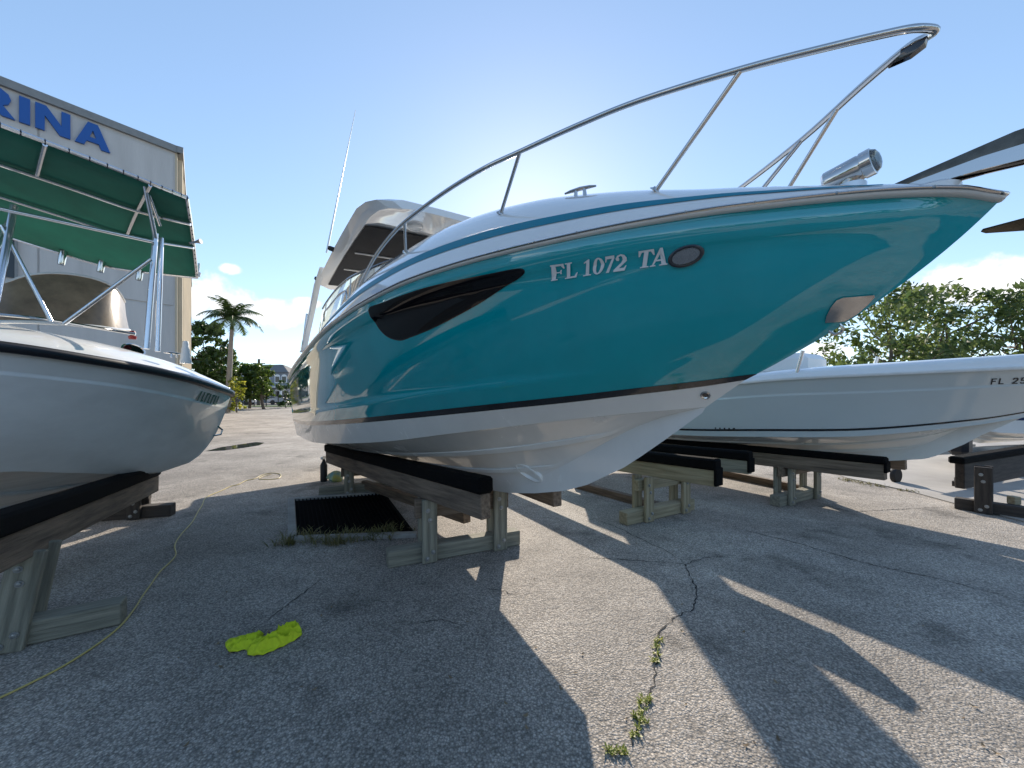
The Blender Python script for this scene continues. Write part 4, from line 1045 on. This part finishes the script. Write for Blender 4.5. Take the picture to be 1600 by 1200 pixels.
for ch in 'MARINA'[::-1]:
    polys, w = BLK[ch]; x_right = pos; wid = w*lh*.97
    mb = MB()
    for depth in (0,):
        pl3 = [[Vector((x, y, 0)) for x, y in q] for q in polys]; flat = [v for q in pl3 for v in q]; tri = tessellate_polygon(pl3); k = len(flat)
        def tow(v, o):
            t = x_right+wid*(1-v.x/w); p = K+fd*t+n_f*(.04+o); return Vector((p.x, p.y, 8.93+lh*v.y))-K
        mb.add([tow(v, .07) for v in flat]+[tow(v, 0) for v in flat], [tuple(t) for t in tri])
        o0 = 0
        for q in polys:
            m_ = len(q); vs = [tow(Vector((x, y, 0)), .07) for x, y in q]+[tow(Vector((x, y, 0)), 0) for x, y in q]
            mb.add(vs, [(i, (i+1) % m_, (i+1) % m_+m_, i+m_) for i in range(m_)])
    mb.build('sign_letter', bluesign, bld)
    pos += wid+(.085)
# ------------------------------------------------------------------ trees
def branches(mb, base, top, r0, rnd, n=7, spread=2.5):
    tips = []
    trunk = [base, base.lerp(top, .35)+Vector((rnd.uniform(-.2,.2), rnd.uniform(-.2,.2), 0)), base.lerp(top, .65)+Vector((rnd.uniform(-.3,.3), rnd.uniform(-.3,.3), 0)), top]
    mb.tube(trunk, [r0, r0*.8, r0*.5, r0*.15], 8)
    for k in range(n):
        t = rnd.uniform(.3, .85); p = base.lerp(top, t); a = rnd.uniform(0, 6.28); l = spread*rnd.uniform(.5, 1)
        e = p+Vector((math.cos(a)*l, math.sin(a)*l, l*rnd.uniform(.3, .9)))
        mb.tube([p, p.lerp(e,.5)+Vector((0,0,-.1*l)), e], [r0*.45, r0*.28, r0*.08], 6); tips.append(e)
    return tips
def crown(mb, clumps, n, leaf, rnd, flat=1.0):
    for (c, r) in clumps:
        k = int(n*(r**2))
        for _ in range(k):
            d = Vector((rnd.gauss(0,1), rnd.gauss(0,1), rnd.gauss(0,1))).normalized()
            q = c+Vector((d.x*r, d.y*r, d.z*r*flat))*(rnd.random()**.5)
            a = Vector((rnd.gauss(0,1), rnd.gauss(0,1), rnd.gauss(0,1))).normalized(); b = a.cross(Vector((rnd.gauss(0,1), rnd.gauss(0,1), rnd.gauss(0,1)))).normalized()
            s = leaf*rnd.choice((.55,.8,1,1.25,1.7))
            mb.add([q-a*s, q-b*s*.42, q+a*s, q+b*s*.42], [(0,1,2,3)])
def tree(name, label, base, height, width, m, seed, n=90, leaf=.14, nc=40, trunk_r=.16, low=.25, group=None, flat=.8):
    rnd = random.Random(seed); o = thing(name, label, 'tree', base, 0, group)
    mb = MB(); tips = branches(mb, Vector((0,0,0)), Vector((0,0,height*.8)), trunk_r, rnd, 10, width*.42)
    mb.build('trunk', bark, o, smooth=True)
    cl = []
    for t in tips: cl.append((t, rnd.uniform(.5, .9)*width*.12))
    for _ in range(nc):
        a = rnd.uniform(0, 6.28); z = rnd.uniform(low, 1); rr = width/2*math.sqrt(max(.05, 1-((z-.55)/.5)**2 if z > .55 else 1-((.55-z)/.6)**2))*rnd.random()**.5
        cl.append((Vector((math.cos(a)*rr, math.sin(a)*rr, z*height)), rnd.uniform(.55, 1.2)*width*.105))
    mb = MB(); crown(mb, cl, n, leaf, rnd, flat); mb.build('crown', m, o, recalc=False)
    return o
g_dark = leaf_mat('leaf_dark', (.022,.055,.012), (.075,.13,.022), .35)
g_mid = leaf_mat('leaf_mid', (.04,.085,.015), (.13,.18,.03), .4)
g_yel = leaf_mat('leaf_yellow', (.16,.20,.02), (.42,.40,.05), .45)
g_sea = leaf_mat('leaf_almond', (.045,.085,.022), (.17,.215,.06), .45)
def gr(px, d): return Vector(((px-800)/F_PX*d, d, 0))
tree('almond_tree', 'airy broadleaf tree showing just past the teal bow', gr(1390, 22), 7.2, 7.0, g_sea, 21, n=100, leaf=.15, nc=68, group='trees behind the pale boat')
tree('almond_tree', 'tallest dense broadleaf tree behind the pale boat', gr(1480, 25), 8.2, 8.5, g_sea, 22, n=85, leaf=.16, nc=80, group='trees behind the pale boat')
tree('almond_tree', 'broadleaf tree cut by the right edge of the picture', gr(1590, 23), 7.2, 8.0, g_sea, 23, n=90, leaf=.15, nc=72, group='trees behind the pale boat')
tree('almond_tree', 'low yellow-green tree at the left end of the tree row by the teal stem', gr(1320, 24), 5.0, 4.2, g_mid, 24, n=150, leaf=.13, nc=24, group='trees behind the pale boat')
tree('almond_tree', 'broadleaf tree beyond the right edge, its branches reaching in', gr(1720, 26), 7.8, 8.0, g_sea, 29, n=90, leaf=.18, nc=40, group='trees behind the pale boat')
tree('shade_tree', 'dark dense tree beside the cream building', gr(318, 34), 7.6, 4.4, g_dark, 25, n=300, leaf=.17, nc=120, group='trees by the road')
tree('shade_tree', 'mid green tree just left of the royal palm trunk', gr(342, 38), 5.9, 3.6, g_mid, 26, n=280, leaf=.17, nc=100, group='trees by the road')
tree('shade_tree', 'spreading green tree between the palm and the far house', gr(390, 42), 4.6, 4.6, g_mid, 27, n=230, leaf=.2, nc=100, group='trees by the road')
tree('shade_tree', 'small green tree in front of the far grey house', gr(412, 40), 4.2, 2.2, g_mid, 28, n=500, leaf=.15, nc=50, group='trees by the road')
tree('croton_shrub', 'bright yellow-green shrub at the foot of the palm', gr(370, 33), 3.0, 1.7, g_yel, 30, n=650, leaf=.12, nc=45, trunk_r=.06, low=.1, group='trees by the road')
tree('hedge_shrub', 'round dark shrub before the far grey house', gr(447, 44), 3.0, 3.0, g_dark, 31, n=300, leaf=.15, nc=18, trunk_r=.06, low=.05, group='trees by the road')
# royal palm
pm = thing('royal_palm', 'slender royal palm rising against the cloud beyond the yard', 'tree', gr(356, 33)); rnd = random.Random(4)
top = Vector((.38,0,7.6))
MB().tube([Vector((0,0,0)), Vector((.06,0,2)), Vector((.18,0,4.4)), Vector((.30,0,6.4)), top], [.24,.21,.19,.15,.11], 12).build('trunk', palmbark, pm, smooth=True)
MB().tube([top-Vector((.04,0,.6)), top+Vector((.02,0,.5))], [.15,.07], 10).build('crownshaft', g_mid, pm, smooth=True)
for k in range(21):
    a = k*2.4+rnd.uniform(-.2,.2); el_ = [1.25,.95,.6,.3,.05][k % 5]+rnd.uniform(-.1,.1); L_ = rnd.uniform(2.2, 2.9); d = Vector((math.cos(a), math.sin(a), 0)); p = top+Vector((.02,0,.4)); mb = MB(); pts = []
    ang = el_
    for j in range(13):
        pts.append(p.copy()); p = p+(d*math.cos(ang)+Vector((0,0,math.sin(ang))))*(L_/12); ang -= .11+.05*(j/12)
    mb.tube(pts, [.03*(1-.8*j/12) for j in range(13)], 5)
    for j in range(1, 13):
        t = (pts[j]-pts[j-1]).normalized(); sv_ = t.cross(Vector((0,0,1))).normalized()
        for f in (0,.33,.66):
            q = pts[j-1].lerp(pts[j], f); l = .75*math.sin(math.pi*min(1, .12+.86*(j+f)/13))+.06
            for sg in (-1, 1):
                tip = q+sv_*sg*l*.8+t*l*.35+Vector((0,0,-l*rnd.uniform(.15,.65))); mb.add([q-t*.045, q+t*.045, tip], [(0,1,2)])
    mb.build('frond', leaf_mat('palm_leaf', (.035,.07,.02), (.10,.15,.045), .3) if k == 0 else bpy.data.materials['palm_leaf'], pm, recalc=False)

# ------------------------------------------------------------------ far street: house, fence, pole, cars
D = 70.0; hx = gr(432, D)
house = thing('far_house', 'distant two-storey grey house with hipped roof and white arched windows', 'house', hx)
hw = mat('house_grey', (.22,.235,.26), .85, var=.06); wt_ = mat('white_trim', (.75,.75,.74), .6); roofm = mat('roof_shingle', (.16,.155,.15), .85, var=.15, vscale=2)
MB().box((-2.5,3,2.7), (9,6,5.4)).build('wall', hw, house)
r = MB(); r.add([(-7.4,-.4,5.4),(2.4,-.4,5.4),(2.4,6.4,5.4),(-7.4,6.4,5.4),(-4.5,3,7.0),(-.6,3,7.0)], [(0,1,5,4),(2,3,4,5),(1,2,5),(3,0,4),(3,2,1,0)]); r.build('roof', roofm, house)
for x in (-5.6,-3.6,-1.6,.2,1.4):
    for z in (1.6, 4.2):
        arc = [(x-.5,0,z-.7),(x+.5,0,z-.7),(x+.5,0,z+.4)]+[(x+.5*math.cos(t*math.pi/8), 0, z+.4+.45*math.sin(t*math.pi/8)) for t in range(1, 8)]+[(x-.5,0,z+.4)]
        w_ = MB().prism([Vector(v)+Vector((0,-.02,0)) for v in arc], (0,-1,0), .05).build('window', wt_, house)
        MB().box((x,-.09,z-.05), (.72,.03,1.0)).build('pane', darkwin, w_)
for z in (2.75,): MB().box((-2.5,-.9,z), (9.4,1.8,.16)).build('balcony', wt_, house)
for x in (-6.6,-4.6,-2.6,-.6,1.8): MB().box((x,-1.65,1.35), (.22,.22,2.7)).build('column', wt_, house)
pole = thing('utility_pole', 'dark wooden utility pole before the far house', 'pole', gr(404, 52)); MB().tube([(0,0,0),(.05,0,6.2)], [.20,.15], 10).build('shaft', bark, pole, smooth=True); MB().box((.05,0,5.6), (1.6,.1,.12)).build('crossarm', bark, pole)
for dx, dz in ((-.7,5.7),(0.05,6.2),(.75,5.7)):
    pts = [Vector((dx,0,dz))+Vector((32*t, 24*t, 1.5*t-5*t*(1-t))) for t in [i/12 for i in range(13)]]
    MB().tube(pts, .018, 4).build('wire', blackm, pole)
fence = thing('iron_fence', 'low black iron fence across the far end of the yard', 'fence', gr(400, 48))
f0, f1 = -7.6, 4.2
for k in range(9):
    x = f0+(f1-f0)*k/8; MB().box((x,0,.75), (.09,.09,1.5)).build('post', blackm, fence)
for z in (.25, 1.35): MB().box(((f0+f1)/2,0,z), (f1-f0,.05,.06)).build('rail', blackm, fence)
mb = MB()
for k in range(96): mb.box((f0+(f1-f0)*(k+.5)/96,0,.8), (.025,.025,1.15))
tag(mb.build('pickets', blackm, fence), kind='stuff')
verge = MB().prism([Vector(v) for v in ((-60,46,.004),(-18,46.5,.004),(-20,52,.004),(-70,52,.004))], (0,0,1), .05); tag(verge.build('grass_verge', mat('grass', (.06,.10,.02), .95, var=.4, vscale=1.5, bump=.8, bscale=20)), kind='structure')
def car(label, base, rz, col):
    o = thing('parked_car', label, 'car', base, rz, 'cars parked beyond the fence')
    body = [(-2.2,.35),(-2.25,.75),(-1.5,.92),(-.9,1.0),(-.35,1.42),(1.1,1.45),(1.75,1.0),(2.2,.95),(2.25,.4)]
    MB().prism([Vector((x,-.85,z)) for x, z in body], (0,1,0), 1.7).build('body', mat('car_paint', col, .25, coat=1), o)
    for y in (-.861,.861): MB().prism([Vector((x, y-.005, z)) for x, z in ((-.75,1.02),(-.3,1.36),(1.05,1.38),(1.5,1.02))], (0,1,0), .01).build('side_window', darkwin, o)
    for x in (-1.4,1.4):
        for y in (-.8,.8): MB().lathe([(.20,-.1),(.33,-.1),(.33,.1),(.20,.1)], (x, y, .33), (0,1,0), 16).build('wheel', rubbery, o)
car('white parked car half hidden behind the fence and shrub', gr(372, 54), .15, (.7,.7,.7))
car('silver parked car right of the fence by the cruiser stern', gr(446, 58), .1, (.45,.47,.5))
car('dark parked car in the shade of the trees beyond the fence', gr(340, 52), .1, (.04,.045,.05))

# ------------------------------------------------------------------ trailer with a small boat at the far right
TR = thing('boat_trailer', 'galvanised boat trailer with small jockey wheel on the concrete', 'trailer', G(1400,754)+Vector((0,0,0)), 0)
tb = TR.location.copy()
def tl_(p): return local(TR, p)
w0 = tb+Vector((0,0,.13)); ta = Vector((.93,.37,0))
MB().lathe([(.06,-.035),(.125,-.035),(.135,0),(.125,.035),(.06,.035)], tl_(w0), (.37,-.93,0), 20).build('jockey_wheel', rubbery, TR, smooth=True)
MB().lathe([(.0,-.03),(.062,-.03),(.062,.03),(.0,.03)], tl_(w0), (.37,-.93,0), 12).build('wheel_hub', dsteel, TR)
MB().tube([tl_(w0+Vector((0,.06,0))), tl_(w0+Vector((.02,.06,.62)))], .025, 8).build('jack_post', dsteel, TR, smooth=True)
beam('tongue', w0+Vector((-.1,.08,.36)), w0+ta*3+Vector((0,.08,.36)), .08, .10, dsteel, TR)
beam('side_member', w0+ta*1.0+Vector((0,.1,.34)), w0+ta*5+Vector((-.5,.9,.34)), .07, .12, dsteel, TR)
beam('side_member', w0+ta*1.0+Vector((0,.1,.34)), w0+ta*5+Vector((.3,-.4,.34)), .07, .12, dsteel, TR)
beam('winch_post', w0+ta*1.35+Vector((0,.1,.3)), w0+ta*1.45+Vector((0,.1,1.0)), .07, .07, chalk, TR)
beam('guide_post', w0+ta*.95+Vector((0,.25,.25)), w0+ta*.95+Vector((0,.25,.75)), .04, .04, chalk, TR)
for k in (2.8, 3.9):
    MB().lathe([(.12,-.1),(.26,-.1),(.28,0),(.26,.1),(.12,.1)], tl_(w0+ta*k+Vector((.25,-.45,.15))), (.37,-.93,0), 20).build('wheel', rubbery, TR, smooth=True)
SB = thing('small_runabout', 'small white runabout with dark blue band on the trailer at the right edge', 'boat', w0+ta*1.7-Vector((0,0,.13)), math.atan2(ta.y, ta.x))
zs_s = lambda s: 1.42-.02*s; zc_s = pchip([(.3,1.0),(1.2,.82),(5,.74)]); zk_s = pchip([(0,1.42),(.3,1.0),(.8,.68),(1.5,.56),(5,.5)])
fs_s, top_s = make_hull(SB, 4.8, .95, .82, .3, zs_s, zc_s, zk_s, 2.1, 1.8, white_gel, bottom_gel, keel0=.9, stripe=([.45,.55,.65,.75], mat('navy_band', (.01,.025,.09), .25)), flare=.03)
deck_cap(fs_s, zs_s, 4.8, lambda s: .14, 4, .7).build('deck', white_gel, SB, smooth=True)
edge_band(fs_s, zs_s, 4.8, [(-.01,-.02),(.03,-.02),(.03,.02),(-.01,.02)]).build('rub_rail', rubber, SB, smooth=True)
OM = thing('outboard_motor', 'black outboard motor clamped on a timber behind the almost black stand', 'outboard motor', G(1532,768)+Vector((0,.3,0)), .5)
MB().box((0,0,.72), (.34,.26,.34), bev=.07).build('cowl', black_rub, OM, smooth=True, sharp=30); MB().box((.03,0,.36), (.12,.09,.5), bev=.03).build('leg', black_rub, OM); MB().box((-.02,0,.14), (.30,.06,.12), bev=.03).build('gearcase', black_rub, OM)
MB().tube([(.1,0,.75),(.55,.05,.83)], .02, 8).build('tiller', black_rub, OM, smooth=True); MB().box((.0,0,.05), (.16,.14,.1)).build('foot_block', wood_d, OM)

# wood behind the photographer, seen in the polished metal and the hull
rnd = random.Random(77); mb = MB()
for k in range(70):
    x = -70+115*k/69+rnd.uniform(-1,1); y = -24-rnd.uniform(0,8); hgt = rnd.uniform(5.5, 10)
    mb.tube([(x, y, 0), (x+.3, y, hgt*.7)], [.2,.08], 5)
    crown(mb, [(Vector((x+rnd.uniform(-1.8,1.8), y+rnd.uniform(-1.5,1.5), hgt*rnd.uniform(.25,.95))), rnd.uniform(.9,1.6)) for _ in range(9)], 9, .5, rnd)
tag(mb.build('tree_belt', g_mid, recalc=False), 'belt of trees across the yard behind the viewer', 'trees', kind='stuff')
